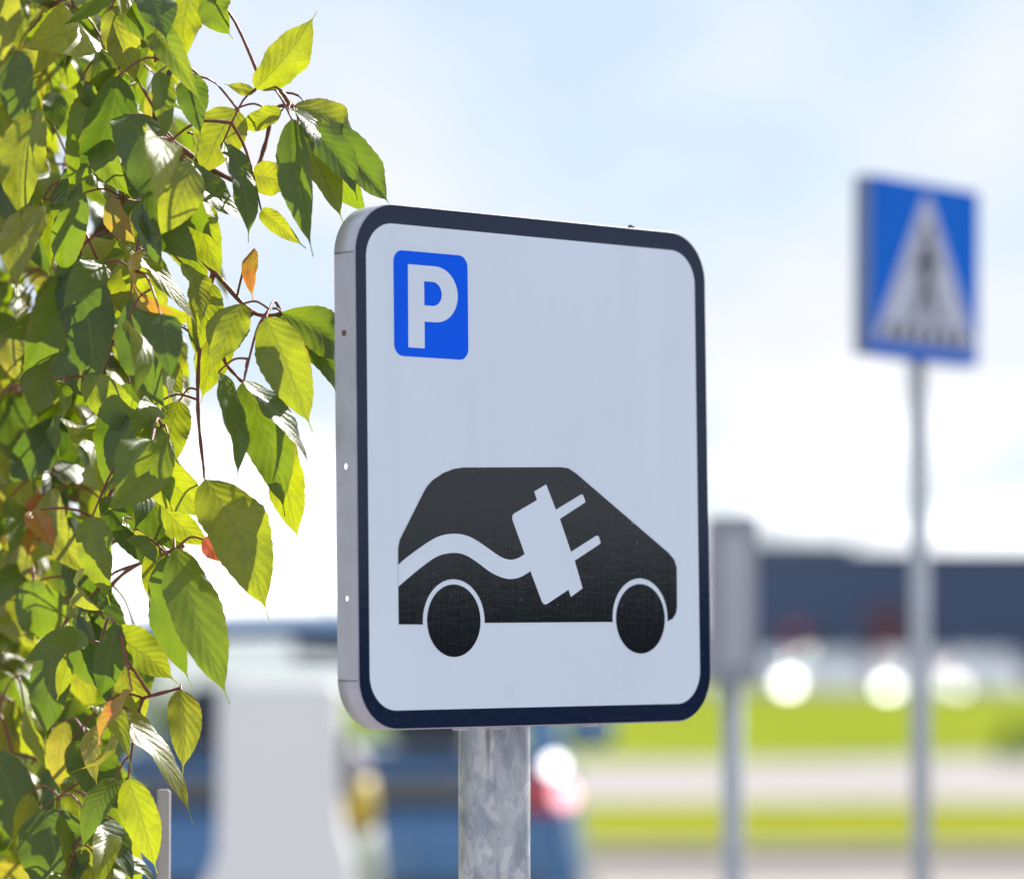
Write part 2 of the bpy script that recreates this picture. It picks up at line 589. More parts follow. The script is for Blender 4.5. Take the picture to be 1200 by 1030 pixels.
K = 0.001
car = [(-159.3, -126.5), (-159.3, -79.0), (-159.1, -65.5), (-157.2, -58.8), (-131.2, -20.6), (-127.5, -15.8), (-121.3, -10.6), (-109.4, -4.4), (-98.3, -0.9),
       (-87.9, 0.6), (23.7, 3.9), (32.3, 3.2), (41.2, -0.8), (151.1, -66.0), (158.0, -71.8), (161.0, -78.4), (160.7, -112.8), (159.2, -118.0), (155.2, -122.3), (148.9, -124.6)]
carm = [(x * K, z * K) for x, z in car]
carm += arc(0.1157, -0.1215, 0.0334, 0.0334, -5, 186, 30)
carm += arc(-0.0993, -0.1243, 0.0342, 0.0342, -2, 184, 30)
bm = bmesh.new()
prism(bm, carm[::-1], -3.2 * L0, -1.9 * L0)
cs = signobj("car_symbol", bm, BLACK_FILM, plate, label="black electric car picture")
for cx, cz, rr in ((-0.0993, -0.1237, 0.0293), (0.1161, -0.1224, 0.02945)):
    bm = bmesh.new()
    prism(bm, arc(cx, cz, rr, rr, 360, 7.5, 47), -3.2 * L0, -1.9 * L0)
    signobj("wheel_symbol", bm, BLACK_FILM, cs)
up_ = [(-159.6, -79.2), (-152.5, -74.4), (-137.1, -65.7), (-121.5, -58.0), (-110.6, -54.6), (-98.1, -53.3), (-85.5, -54.5), (-74.5, -58.1), (-61.9, -64.2), (-49.2, -70.6), (-41.2, -73.2), (-33.2, -73.7), (-25.0, -71.6), (-17.0, -67.5)]
lo_ = [(-159.6, -96.3), (-146.6, -88.0), (-131.1, -78.7), (-118.6, -72.4), (-107.7, -69.6), (-95.2, -68.9), (-84.2, -71.2), (-71.6, -77.1), (-59.0, -83.9), (-46.3, -88.3), (-35.0, -89.6), (-23.7, -87.6), (-10.0, -81.5)]
poly = [(x * K, z * K) for x, z in smooth_path(up_, 4)] + [(x * K, z * K) for x, z in smooth_path(lo_, 4)][::-1]
bm = bmesh.new()
prism(bm, poly[::-1], -4.4 * L0, -3.1 * L0)
signobj("cable_symbol", bm, WHITE_FILM, cs)
plug = [(-19.5, -68.9), (-32.5, -42.2), (-33.4, -39.6), (-33.0, -37.4), (-31.2, -35.8), (-4.8, -24.1), (-7.9, -17.1), (5.9, -10.9), (16.8, -31.8), (45.6, -18.8), (47.4, -18.2), (48.7, -18.8),
        (51.3, -23.6), (51.2, -24.6), (50.2, -25.4), (21.3, -39.3), (33.8, -66.6), (63.3, -53.0), (65.2, -52.5), (66.6, -53.2), (68.7, -57.6), (68.5, -58.9), (67.4, -59.8), (38.0, -73.9), (46.9, -96.9), (33.1, -104.1), (30.6, -98.0),
        (6.3, -109.6), (3.8, -110.5), (1.4, -110.0), (-0.4, -108.2), (-13.2, -83.1)]
bm = bmesh.new()
prism(bm, [(x * K, z * K) for x, z in plug][::-1], -4.6 * L0, -3.1 * L0)
signobj("plug_symbol", bm, WHITE_FILM, cs)
# faint imprint low on the panel
bm = bmesh.new()
for k in range(5):
    xx = -0.0515 + 0.0048 * k
    prism(bm, [(xx, -0.1945), (xx + 0.003, -0.1945), (xx + 0.003, -0.1941), (xx, -0.1941)][::-1], -2.5 * L0, -1.9 * L0)
for k in range(6):
    zz = -0.1880 + 0.0024 * k
    prism(bm, [(-0.0435, zz), (-0.0335, zz), (-0.0335, zz + 0.0007), (-0.0435, zz + 0.0007)][::-1], -2.5 * L0, -1.9 * L0)
signobj("imprint", bm, PRINT, plate)
# scrap of dry leaf on the upper edge
bm = bmesh.new()
p_ = [(-0.0032, 0), (-0.0036, 0.002), (-0.0022, 0.0028), (-0.0010, 0.0019), (0.0012, 0.0014), (0.0030, 0.0003)]
prism(bm, p_[::-1], 0.0, 0.0030)
bm.transform(Matrix.Translation(Vector(SO)) @ M @ Matrix.Translation((0.118, 0.004, SH / 2 + 0.0012)))
tag(obj("leaf_scrap", bm, SCRAP), "tiny dark scrap of dry leaf lying on the parking sign's upper edge", "leaf scrap")


# ------------------------------------------------------------------ ground
def noisy_ground(name, c1, c2, scale, fine, rough=0.9, bump=0.4, spec=0.12):
    m, nt, b = nodes(name)
    v = coords(nt)
    n1 = N(nt, "ShaderNodeTexNoise", i_Scale=scale, i_Detail=6.0, i_Roughness=0.6)
    n2 = N(nt, "ShaderNodeTexNoise", i_Scale=fine, i_Detail=4.0, i_Roughness=0.7)
    nt.links.new(v, n1.inputs["Vector"])
    nt.links.new(v, n2.inputs["Vector"])
    ad = N(nt, "ShaderNodeMath", operation='MULTIPLY_ADD')
    ad.inputs[1].default_value = 0.5
    nt.links.new(n2.outputs["Fac"], ad.inputs[0])
    ml = N(nt, "ShaderNodeMath", operation='MULTIPLY')
    ml.inputs[1].default_value = 0.5
    nt.links.new(n1.outputs["Fac"], ml.inputs[0])
    nt.links.new(ml.outputs[0], ad.inputs[2])
    r = ramp(nt, [(0.35, c1), (0.65, c2)])
    nt.links.new(ad.outputs[0], r.inputs["Fac"])
    nt.links.new(r.outputs["Color"], b.inputs["Base Color"])
    b.inputs["Roughness"].default_value = rough
    b.inputs["Specular IOR Level"].default_value = spec
    bp = N(nt, "ShaderNodeBump", i_Strength=bump, i_Distance=0.02)
    nt.links.new(n2.outputs["Fac"], bp.inputs["Height"])
    nt.links.new(bp.outputs["Normal"], b.inputs["Normal"])
    return m


ASPH = noisy_ground("asphalt", (0.10, 0.10, 0.105), (0.17, 0.165, 0.165), 0.6, 60)
PAVE = noisy_ground("paving", (0.255, 0.24, 0.245), (0.345, 0.33, 0.335), 0.5, 25)
GRASS = noisy_ground("grass", (0.150, 0.198, 0.020), (0.255, 0.300, 0.034), 0.35, 18, bump=0.8, spec=0.0)
GRASS2 = noisy_ground("verge_grass", (0.165, 0.190, 0.020), (0.27, 0.290, 0.032), 0.8, 14, bump=0.8, spec=0.0)
KERB = simple("kerb_stone", (0.36, 0.34, 0.33), 0.85, 0, 0.15, 3)


def gz(y):
    return 0.0 if y < 83 else (-0.55 if y > 87 else -0.55 * (y - 83) / 4)


bm = bmesh.new()
ys = [-400, 0, 20, 50, 83, 84, 85, 86, 87, 120, 300, 3000]
rows = [[bm.verts.new((x, y, gz(y))) for x in (-3000, -200, 0, 200, 3000)] for y in ys]
for i in range(len(ys) - 1):
    for k in range(4):
        bm.faces.new((rows[i][k], rows[i][k + 1], rows[i + 1][k + 1], rows[i + 1][k]))
structure("ground", bm, ASPH)


def sheet(name, pts, z, m, thick=0.0):
    bm = bmesh.new()
    if thick:
        a = [bm.verts.new((x, y, z + thick)) for x, y in pts]
        b = [bm.verts.new((x, y, z - 0.05)) for x, y in pts]
        bm.faces.new(a)
        for i in range(len(pts)):
            j = (i + 1) % len(pts)
            bm.faces.new((a[i], b[i], b[j], a[j]))
    else:
        bm.faces.new([bm.verts.new((x, y, z)) for x, y in pts])
    bmesh.ops.recalc_face_normals(bm, faces=bm.faces[:])
    return structure(name, bm, m)


sheet("paved_lane", [(-60, -40), (60, -40), (60, 22.9), (-60, 22.9)], 0.004, noisy_ground("lane_paving", (0.24, 0.215, 0.21), (0.33, 0.30, 0.29), 0.5, 30))
sheet("concrete_yard", [(-160, 88), (7, 88), (7, 700), (-160, 700)], -0.546, noisy_ground("pale_concrete", (0.36, 0.35, 0.34), (0.46, 0.45, 0.44), 0.3, 10))
sheet("kerb", [(-60, 22.9), (60, 22.9), (60, 23.15), (-60, 23.15)], 0.0, KERB, 0.10)
sheet("grass_verge", [(-60, 23.15), (60, 23.15), (60, 29.0), (-60, 29.0)], 0.0, GRASS2, 0.09)
sheet("pavement", [(-60, 29.0), (60, 29.0), (60, 42.0), (12, 40.8), (5.6, 40.4), (2.8, 38.8), (0, 38.2), (-60, 38.0)], 0.0, PAVE, 0.075)
sheet("lawn", [(-60, 38.0), (0, 38.2), (2.8, 38.8), (5.6, 40.4), (12, 40.8), (60, 42.0), (60, 83), (-60, 83)], 0.0, GRASS, 0.085)


# ------------------------------------------------------------------ pedestrian crossing sign
def crossing_sign():
    d = 6.2
    c = at(1078, 319, d)
    yaw = math.radians(47.0)
    t = thing("crossing_sign", "square blue pedestrian crossing sign with white triangle on a slim post", "road sign", (c.x + 0.002, c.y + 0.045, 0), 0)
    R_ = Matrix.Rotation(yaw, 4, 'Z') @ Matrix.Rotation(math.radians(1.0), 4, 'Y')
    off = Matrix.Translation(c - Vector(t.location)) @ R_
    s = 0.147
    q_ = 0.147 / 0.163
    blue = simple("crossing_blue", (0.0, 0.145, 0.70), 0.5, 0, 0.05, 10, spec=0.12)
    side = simple("crossing_side", (0.17, 0.23, 0.38), 0.5, 0.2, 0.1, 10)
    white = simple("crossing_white", (0.50, 0.54, 0.68), 0.4, 0, 0.05, 10)
    black = simple("crossing_black", (0.06, 0.07, 0.09), 0.35, 0, 0.1, 10)
    bm = bmesh.new()
    box(bm, -s, s, -0.010, 0.025, -s, s, 0.003)
    bm.transform(off)
    bx_ = obj("sign_box", bm, side, t)
    bm = bmesh.new()
    prism(bm, rrect(-s + .001, s - .001, -s + .001, s - .001, 0.008, 6)[::-1], -0.0125, -0.0102)
    bm.transform(off)
    fc = obj("sign_face", bm, blue, bx_)
    bm = bmesh.new()
    tri = arc(0, 0.128, 0.012, 0.012, 150, 30, 6) + arc(0.138, -0.124, 0.012, 0.012, 30, -90, 6) + arc(-0.138, -0.124, 0.012, 0.012, -90, -210, 6)
    prism(bm, [(x * q_, z * q_) for x, z in tri], -0.0142, -0.0127)
    bm.transform(off)
    tr = obj("triangle_symbol", bm, white, fc)
    # walking figure as one cut-out: head, trunk, arms, legs
    fig = [(-0.008, 0.052), (0.008, 0.052), (0.018, 0.040), (0.034, 0.006), (0.026, 0.001), (0.014, 0.022), (0.012, -0.012), (0.024, -0.052), (0.042, -0.088),
           (0.028, -0.092), (0.010, -0.056), (0.0, -0.034), (-0.012, -0.062), (-0.034, -0.094), (-0.046, -0.086), (-0.026, -0.056), (-0.014, -0.018), (-0.013, 0.018), (-0.024, 0.000), (-0.038, -0.006), (-0.041, 0.003), (-0.030, 0.010), (-0.020, 0.038)]
    bm = bmesh.new()
    prism(bm, [(x * q_, z * q_) for x, z in fig], -0.0160, -0.0144)
    prism(bm, arc(0, 0.069 * q_, 0.0135 * q_, 0.0135 * q_, 360, 15, 23), -0.0160, -0.0144)
    bm.transform(off)
    obj("walker_symbol", bm, black, fc)
    for k in range(6):
        xa = -0.112 + k * 0.040
        bm = bmesh.new()
        prism(bm, [(x * q_, z * q_) for x, z in [(xa, -0.102), (xa + 0.020, -0.102), (xa + 0.018 + (k - 2.5) * .003, -0.131), (xa - 0.003 + (k - 2.5) * .003, -0.131)]], -0.0158, -0.0144)
        bm.transform(off)
        obj("stripe_symbol", bm, black, fc)
    bm = bmesh.new()
    pts = [(0.0, 0.0, 0.004), (0.0, 0.0, c.z + 0.10)]
    tube(bm, pts, 0.0165, 24)
    obj("post", bm, GREYPOST, t)
    bm = bmesh.new()
    tube(bm, [(-0.0, 0, c.z - 0.10), (-0.0, 0, c.z - 0.07)], 0.018, 20)
    obj("clamp", bm, GREYPOST, t)


crossing_sign()

# ------------------------------------------------------------------ post with grey box right behind the sign's edge
d = 6.2
c = at(858, 700, d)
bt = thing("signpost", "slim grey post carrying a narrow upright grey box behind the parking sign", "post", (c.x, c.y, 0))
bm = bmesh.new()
tube(bm, [(0, 0, 0.004), (0, 0, c.z + 0.05)], 0.0175, 20)
obj("post", bm, GREYPOST, bt)
zt = at(858, 606, d).z
zb = at(858, 800, d).z
bm = bmesh.new()
prof = rrect(-0.042, 0.040, zb, zt, 0.012, 5)
prism(bm, prof, -0.055, 0.055)
bmesh.ops.bevel(bm, geom=[e for e in bm.edges if abs(e.verts[0].co.y - e.verts[1].co.y) < 1e-6], offset=0.008, segments=2, affect='EDGES')
bmesh.ops.recalc_face_normals(bm, faces=bm.faces[:])
hd = obj("meter_box", bm, simple("box_grey", (0.30, 0.32, 0.40), 0.5, 0.3, 0.08, 8), bt)
bm = bmesh.new()
box(bm, -0.022, 0.024, -0.062, -0.0552, zb + 0.03, zt - 0.03, 0.002)
obj("cover_plate", bm, simple("box_light", (0.42, 0.44, 0.50), 0.45, 0.3, 0.08, 8), hd)

# ------------------------------------------------------------------ charging station
d = 8.0
c = at(330, 800, d)
ch = thing("charging_station", "white electric car charging pedestal standing behind the blue hatchback", "charger", (c.x, c.y, 0))
CW = simple("charger_white", (0.84, 0.86, 0.88), 0.35, 0, 0.02, 4)
zt = c.z
pl_ = [(-0.235, 0.0), (-0.235, zt - 0.50), (-0.215, zt - 0.475), (-0.165, zt - 0.43), (-0.140, zt - 0.385), (-0.1285, zt - 0.32), (-0.1265, zt - 0.03)]
left = smooth_path(pl_[1:], 5)
poly = [pl_[0]] + left + arc(-0.0965, zt - 0.03, 0.03, 0.03, 180, 90, 5)[1:]
right = [(0.155, 0.0), (0.155, zt - 0.40), (0.150, zt - 0.36), (0.138, zt - 0.33), (0.1275, zt - 0.28), (0.1265, zt - 0.03)]
poly += arc(0.0965, zt - 0.03, 0.03, 0.03, 90, 0, 5) + right[::-1][1:]
bm = bmesh.new()
prism(bm, poly, -0.11, 0.11)
bmesh.ops.recalc_face_normals(bm, faces=bm.faces[:])
bmesh.ops.bevel(bm, geom=[e for e in bm.edges if abs(e.verts[0].co.y - e.verts[1].co.y) < 1e-6], offset=0.012, segments=3, affect='EDGES')
body = obj("cabinet", bm, CW, ch)
bm = bmesh.new()
box(bm, -0.245, 0.165, -0.125, 0.125, 0.004, 0.055, 0.006)
obj("plinth", bm, simple("plinth_grey", (0.3, 0.3, 0.31), 0.8), ch)
bm = bmesh.new()
box(bm, 0.1275, 0.150, -0.03, 0.03, zt - 0.24, zt - 0.10, 0.006)
sk = obj("socket", bm, simple("socket_grey", (0.13, 0.13, 0.16), 0.4), ch)

# yellow and grey rounded bollard beside the charger
d = 9.2
c = at(402, 868, d)
bo = thing("bollard", "rounded grey bollard with a broad yellow band right of the white charger", "bollard", (c.x, c.y, 0))
zt = c.z
cuts = [(0.006, zt), (0.036, zt - 0.012), (0.060, zt - 0.045), (0.072, zt - 0.085)], [(0.0735, zt - 0.090), (0.083, zt - 0.15), (0.089, zt - 0.205)], [(0.0875, zt - 0.210), (0.10, zt - 0.33), (0.115, zt - 0.5), (0.13, 0.004)]
for nm, pr, mt in (("bollard_cap", cuts[0], simple("bollard_grey", (0.36, 0.34, 0.40), 0.6)), ("yellow_band", cuts[1], simple("bollard_yellow", (0.50, 0.37, 0.04), 0.5)), ("bollard_base", cuts[2], simple("bollard_green", (0.30, 0.34, 0.28), 0.6))):
    bm = bmesh.new()
    lathe(bm, pr[::-1], 32)
    obj(nm, bm, mt, bo)


# ------------------------------------------------------------------ cars
def glass_mat():
    m = bpy.data.materials.new("car_glass")
    m.use_nodes = True
    nt = m.node_tree
    nt.nodes.clear()
    o = nt.nodes.new("ShaderNodeOutputMaterial")
    tr = N(nt, "ShaderNodeBsdfTransparent")
    tr.inputs["Color"].default_value = (0.90, 0.95, 0.96, 1)
    gl = N(nt, "ShaderNodeBsdfGlossy", i_Roughness=0.03)
    fr = N(nt, "ShaderNodeFresnel", i_IOR=1.5)
    mx = N(nt, "ShaderNodeMixShader")
    nt.links.new(fr.outputs[0], mx.inputs[0])
    nt.links.new(tr.outputs[0], mx.inputs[1])
    nt.links.new(gl.outputs[0], mx.inputs[2])
    nt.links.new(mx.outputs[0], o.inputs["Surface"])
    return m


CARGLASS = glass_mat()
TYRE = simple("tyre", (0.02, 0.02, 0.02), 0.85)
RIMM = simple("wheel_rim", (0.5, 0.5, 0.52), 0.3, 0.8)
TRIM = simple("black_trim", (0.02, 0.021, 0.024), 0.5)
SEAT = simple("seat_cloth", (0.05, 0.07, 0.12), 0.9)
REDLENS = simple("red_lens", (0.34, 0.02, 0.05), 0.15, 0, 0.05, 10, coat=1)
CHROME = simple("chrome", (0.75, 0.76, 0.78), 0.08, 1.0, 0.02, 10)
HEADL = simple("headlamp", (0.65, 0.68, 0.72), 0.08, 0.5, 0.03, 10, coat=1)
PLATEW = simple("plate_white", (0.55, 0.57, 0.62), 0.4)

# half widths, bottom, belt height of the body along its length (rear bumper at 0)
ST_ = [(0.00, 0.70, 0.38, 0.72, 0.74), (0.05, 0.80, 0.30, 0.98, 0.77), (0.14, 0.865, 0.26, 1.04, 0.76), (0.5, 0.885, 0.22, 1.05, 0.80), (1.3, 0.885, 0.20, 1.02, 0.82), (2.3, 0.885, 0.20, 0.99, 0.82),
       (3.0, 0.88, 0.20, 0.97, 0.80), (3.5, 0.87, 0.22, 0.88, 0.74), (3.95, 0.82, 0.25, 0.76, 0.66), (4.2, 0.70, 0.30, 0.64, 0.55), (4.28, 0.55, 0.38, 0.54, 0.45)]


def build_car(label, loc, rotz, paint, group, lamp=None, lampx=None, detail=True):
    t = thing("parked_car", label, "car", loc, rotz, group)
    bm = bmesh.new()
    rings = []
    for y, wd, zb, zt, wt in ST_:
        zm = zb + (zt - zb) * 0.55
        pts = [(wd * 0.86, zb), (wd * 0.97, zb + 0.05), (wd * 0.99, zm - 0.10), (wd, zm), (wd * 0.985, zm + 0.07), (wt + (wd - wt) * 0.35, zt - 0.04), (wt, zt), (wt * 0.6, zt + 0.008), (0, zt + 0.012)]
        full = pts + [(-x, z) for x, z in pts[-2::-1]]
        rings.append([bm.verts.new((x, y, z)) for x, z in full])
    nr = len(rings[0])
    for i in range(len(rings) - 1):
        for k in range(nr):
            bm.faces.new((rings[i][k], rings[i + 1][k], rings[i + 1][(k + 1) % nr], rings[i][(k + 1) % nr]))
    # open the cabin floor: leave the deck between the seats out
    kill = []
    for f in bm.faces:
        cc = f.calc_center_median()
        if 0.5 < cc.y < 2.9 and cc.z > 0.9 and abs(cc.x) < 0.74 and f.normal.z ** 2 > 0.5:
            kill.append(f)
    bmesh.ops.delete(bm, geom=kill, context='FACES')
    bm.faces.new(rings[0])
    bm.faces.new(rings[-1][::-1])
    bmesh.ops.recalc_face_normals(bm, faces=bm.faces[:])
    b = obj("body", bm, paint, t, True)
    sd = b.modifiers.new("round", 'SUBSURF')
    sd.levels = sd.render_levels = 2
    # cabin corners: (x, y, z) of the roof and of the belt line
    rb, rf = (0.60, 0.34, 1.405), (0.58, 2.05, 1.425)
    bb, bf = (0.735, 0.10, 1.045), (0.74, 3.05, 0.985)
    mid_r, mid_b = (0.615, 1.25, 1.44), (0.79, 1.45, 1.025)
    bm = bmesh.new()
    secs = [(0.24, 0.50, 1.395), (0.34, 0.60, 1.420), (0.8, 0.622, 1.44), (1.3, 0.622, 1.448), (1.8, 0.61, 1.44), (2.05, 0.585, 1.425)]
    up_v, lo_v = [], []
    for y, wd, z in secs:
        us = [(wd * f_, y, z + 0.03 * (1 - f_ * f_)) for f_ in (-1, -0.75, -0.4, 0, 0.4, 0.75, 1)]
        up_v.append([bm.verts.new(p) for p in us])
        lo_v.append([bm.verts.new((p[0], p[1], p[2] - 0.035)) for p in us])
    for i in range(len(secs) - 1):
        for k in range(6):
            bm.faces.new((up_v[i][k], up_v[i][k + 1], up_v[i + 1][k + 1], up_v[i + 1][k]))
            bm.faces.new((lo_v[i][k], lo_v[i + 1][k], lo_v[i + 1][k + 1], lo_v[i][k + 1]))
        bm.faces.new((up_v[i][0], up_v[i + 1][0], lo_v[i + 1][0], lo_v[i][0]))
        bm.faces.new((up_v[i][6], lo_v[i][6], lo_v[i + 1][6], up_v[i + 1][6]))
    for vv, ww in ((up_v[0], lo_v[0]), (up_v[-1], lo_v[-1])):
        for k in range(6):
            bm.faces.new((vv[k], ww[k], ww[k + 1], vv[k + 1]))
    bmesh.ops.recalc_face_normals(bm, faces=bm.faces[:])
    roof = obj("roof", bm, paint, t, True)
    if detail:
        bm = bmesh.new()
        tube(bm, [(0.05, 1.2, 1.46), (0.05, 1.05, 1.50), (0.05, 0.98, 1.52)], [0.012, 0.006, 0.003], 8)
        obj("aerial", bm, TRIM, roof)
    for sx in (1, -1):
        for nm, pts, rr in (("rear_pillar", [(bb[0] * sx, bb[1], bb[2] - .02), (0.70 * sx, 0.2, 1.22), (rb[0] * sx, rb[1] - .02, rb[2])], 0.050),
                            ("door_pillar", [(mid_b[0] * sx, mid_b[1], mid_b[2] - .02), (mid_r[0] * sx, mid_r[1], mid_r[2] - .02)], 0.032),
                            ("front_pillar", [(bf[0] * sx, bf[1], bf[2] - .02), (0.68 * sx, 2.55, 1.23), (rf[0] * sx, rf[1], rf[2])], 0.034)):
            bm = bmesh.new()
            tube(bm, smooth_path(pts, 5), rr, 10)
            obj(nm, bm, paint, t)

    def pane(name, q, th=0.006):
        bm = bmesh.new()
        bm.faces.new([bm.verts.new(p) for p in q])
        return obj(name, bm, CARGLASS, t)
    pane("rear_window", [(-bb[0] + .04, bb[1], bb[2]), (bb[0] - .04, bb[1], bb[2]), (rb[0] - .03, rb[1] - .05, rb[2] - .01), (-rb[0] + .03, rb[1] - .05, rb[2] - .01)])
    pane("windscreen", [(-bf[0] + .03, bf[1], bf[2]), (bf[0] - .03, bf[1], bf[2]), (rf[0] - .02, rf[1], rf[2]), (-rf[0] + .02, rf[1], rf[2])])
    for sx in (1, -1):
        pane("side_window", [(bb[0] * sx, bb[1] + .08, bb[2]), (mid_b[0] * sx, mid_b[1], mid_b[2]), (mid_r[0] * sx, mid_r[1], mid_r[2] - .02), (rb[0] * sx, rb[1] + .05, rb[2])])
        pane("side_window", [(mid_b[0] * sx, mid_b[1], mid_b[2]), (bf[0] * sx, bf[1] - .06, bf[2]), (rf[0] * sx, rf[1] - .03, rf[2]), (mid_r[0] * sx, mid_r[1], mid_r[2] - .02)])
    # wheels
    for sx in (1, -1):
        for wy in (0.78, 3.42):
            bm = bmesh.new()
            pr = [(0.20, -0.10), (0.29, -0.105), (0.315, -0.085), (0.32, 0), (0.315, 0.085), (0.29, 0.105), (0.20, 0.10)]
            lathe(bm, pr, 28)
            bm.transform(Matrix.Translation((0.80 * sx, wy, 0.324)) @ Matrix.Rotation(PI / 2, 4, 'Y'))
            wh = obj("wheel", bm, TYRE, t, True)
            bm = bmesh.new()
            lathe(bm, [(0.03, 0.0), (0.19, -0.012), (0.205, -0.03), (0.205, -0.05)][::-1], 24)
            bm.transform(Matrix.Translation((0.918 * sx, wy, 0.324)) @ Matrix.Rotation(PI / 2 * sx, 4, 'Y'))
            obj("rim", bm, RIMM, wh, True)
    # lamps
    for sx in (1, -1):
        bm = bmesh.new()
        box(bm, 0.715 * sx - 0.075, 0.715 * sx + 0.075, -0.022, 0.10, 0.87, 0.985, 0.02, 3)
        obj("tail_light", bm, REDLENS, t, True)
        bm = bmesh.new()
        box(bm, 0.60 * sx - 0.13, 0.60 * sx + 0.13, 3.98, 4.22, 0.58, 0.69, 0.03, 3)
        obj("headlight", bm, HEADL, t, True)
        bm = bmesh.new()
        box(bm, 0.92 * sx - 0.09, 0.92 * sx + 0.09, 2.74, 2.84, 0.98, 1.10, 0.03, 3)
        obj("side_mirror", bm, paint, t, True)
    bm = bmesh.new()
    box(bm, -0.26, 0.26, 4.285, 4.30, 0.42, 0.53, 0.004)
    obj("number_plate", bm, PLATEW, t)
    bm = bmesh.new()
    box(bm, -0.52, 0.52, -0.028, 0.09, 0.895, 0.985, 0.012)
    obj("tailgate_strip", bm, simple("strip_grey", (0.10, 0.11, 0.13), 0.35), t)
    bm = bmesh.new()
    box(bm, -0.74, 0.74, -0.07, 0.2, 0.33, 0.675, 0.05, 3)
    obj("bumper", bm, simple("bumper_dark", (0.03, 0.033, 0.045), 0.5), t, True)
    if detail:
        for sx in (0.37, -0.37):
            for yy, zz in ((1.05, 1.02), (1.95, 1.05)):
                bm = bmesh.new()
                box(bm, sx - 0.24, sx + 0.24, yy, yy + 0.13, 0.45, zz, 0.05, 3)
                se = obj("seat_back", bm, SEAT, t, True)
                bm = bmesh.new()
                box(bm, sx - 0.12, sx + 0.12, yy, yy + 0.09, zz + 0.03, zz + 0.17, 0.035, 3)
                obj("headrest", bm, SEAT, se, True)
        bm = bmesh.new()
        box(bm, -0.70, 0.70, 2.55, 3.0, 0.80, 0.985, 0.05, 2)
        obj("dashboard", bm, SEAT, t, True)
        bm = bmesh.new()
        box(bm, -0.13, 0.13, 2.02, 2.06, 1.30, 1.375, 0.015, 2)
        obj("rear_view_mirror", bm, TRIM, t, True)
        bm = bmesh.new()
        box(bm, -0.72, 0.72, 0.14, 1.0, 0.965, 0.985, 0.005)
        obj("parcel_shelf", bm, SEAT, t)
    return t


def paintm(name, col, rough=0.25, metal=0.3):
    return simple(name, col, rough, metal, 0.04, 6, 0, coat=1.0, rvar=0.03)


GRP = "parked cars in the background"
c = at(346, 900, 11.0)
bluecar = build_car("blue hatchback seen from behind, between the charger and the parking sign's post", (c.x, 11.0, 0), 0.0, paintm("blue_paint", (0.048, 0.165, 0.37), 0.22, 0.4), GRP)
# sun glints above and on the right tail light, added as glowing spheres
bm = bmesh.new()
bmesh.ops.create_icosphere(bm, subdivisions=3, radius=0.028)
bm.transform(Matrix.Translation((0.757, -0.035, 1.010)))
obj("white_glint_glow", bm, glow("glint_white", (1.0, 1.0, 1.0), 2.4), bluecar, True)
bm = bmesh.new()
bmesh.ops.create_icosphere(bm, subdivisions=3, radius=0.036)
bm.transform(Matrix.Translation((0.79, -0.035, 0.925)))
obj("pink_glint_glow", bm, glow("glint_pink", (1.0, 0.46, 0.52), 1.3), bluecar, True)

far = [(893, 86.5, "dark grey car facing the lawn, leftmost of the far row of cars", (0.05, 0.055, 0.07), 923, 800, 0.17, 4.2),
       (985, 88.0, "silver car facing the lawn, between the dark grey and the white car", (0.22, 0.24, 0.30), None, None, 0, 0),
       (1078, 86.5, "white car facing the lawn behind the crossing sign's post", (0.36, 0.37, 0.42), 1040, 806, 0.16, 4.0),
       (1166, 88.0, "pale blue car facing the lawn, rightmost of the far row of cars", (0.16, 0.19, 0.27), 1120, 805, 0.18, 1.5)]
for px, dd, lab, colr, lx, ly, lr, ls in far:
    x = (px - 600) / F * dd
    t = build_car(lab, (x, dd + 4.3, -0.55), PI, paintm("car_paint", colr, 0.45, 0.0), GRP, detail=False)
    if lx:  # sun glint on the car, put in as a glowing sphere
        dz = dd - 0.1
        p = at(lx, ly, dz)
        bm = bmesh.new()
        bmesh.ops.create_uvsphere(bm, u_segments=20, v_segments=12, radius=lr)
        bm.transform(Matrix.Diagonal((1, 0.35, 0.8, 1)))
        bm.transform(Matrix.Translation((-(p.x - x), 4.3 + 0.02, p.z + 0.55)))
        obj("sun_glint_glow", bm, glow("sun_glint_glow", (1.0, 0.99, 0.97), ls), t, True)

# ------------------------------------------------------------------ far building
BX, BY, BZ, KB = 6.1, 104.0, -0.55, 0.743
CLAD, cnt, cb_ = nodes("navy_cladding")
v = coords(cnt, (1, 1, 1))
wv = N(cnt, "ShaderNodeTexWave", i_Scale=1.6, i_Distortion=0.0)
wv.bands_direction = 'X'
cnt.links.new(v, wv.inputs["Vector"])
r_ = ramp(cnt, [(0.0, (0.046, 0.074, 0.150)), (0.2, (0.064, 0.100, 0.20)), (1.0, (0.072, 0.110, 0.215))])
cnt.links.new(wv.outputs["Fac"], r_.inputs["Fac"])
cnt.links.new(r_.outputs["Color"], cb_.inputs["Base Color"])
cb_.inputs["Roughness"].default_value = 0.55
hb = thing("warehouse", "long low dark blue warehouse behind the far row of cars", "building", (BX, BY, BZ))
hb.scale = (KB, KB, KB)
bm = bmesh.new()
box(bm, 0, 75, 0, 30, 0, 5.65)
obj("wall", bm, CLAD, hb)
bm = bmesh.new()
box(bm, 0.3, 4.6, 0.6, 12, 5.66, 6.1, 0.05)
obj("roof_unit", bm, simple("roof_grey", (0.10, 0.13, 0.20), 0.6), hb)
bm = bmesh.new()
box(bm, -0.15, 75.15, -0.15, 30.15, 5.652, 5.8, 0.02)
obj("parapet", bm, simple("parapet_grey", (0.10, 0.13, 0.2), 0.5), hb)
dx = ((1038 - 600) / F * BY - BX) / KB
bm = bmesh.new()
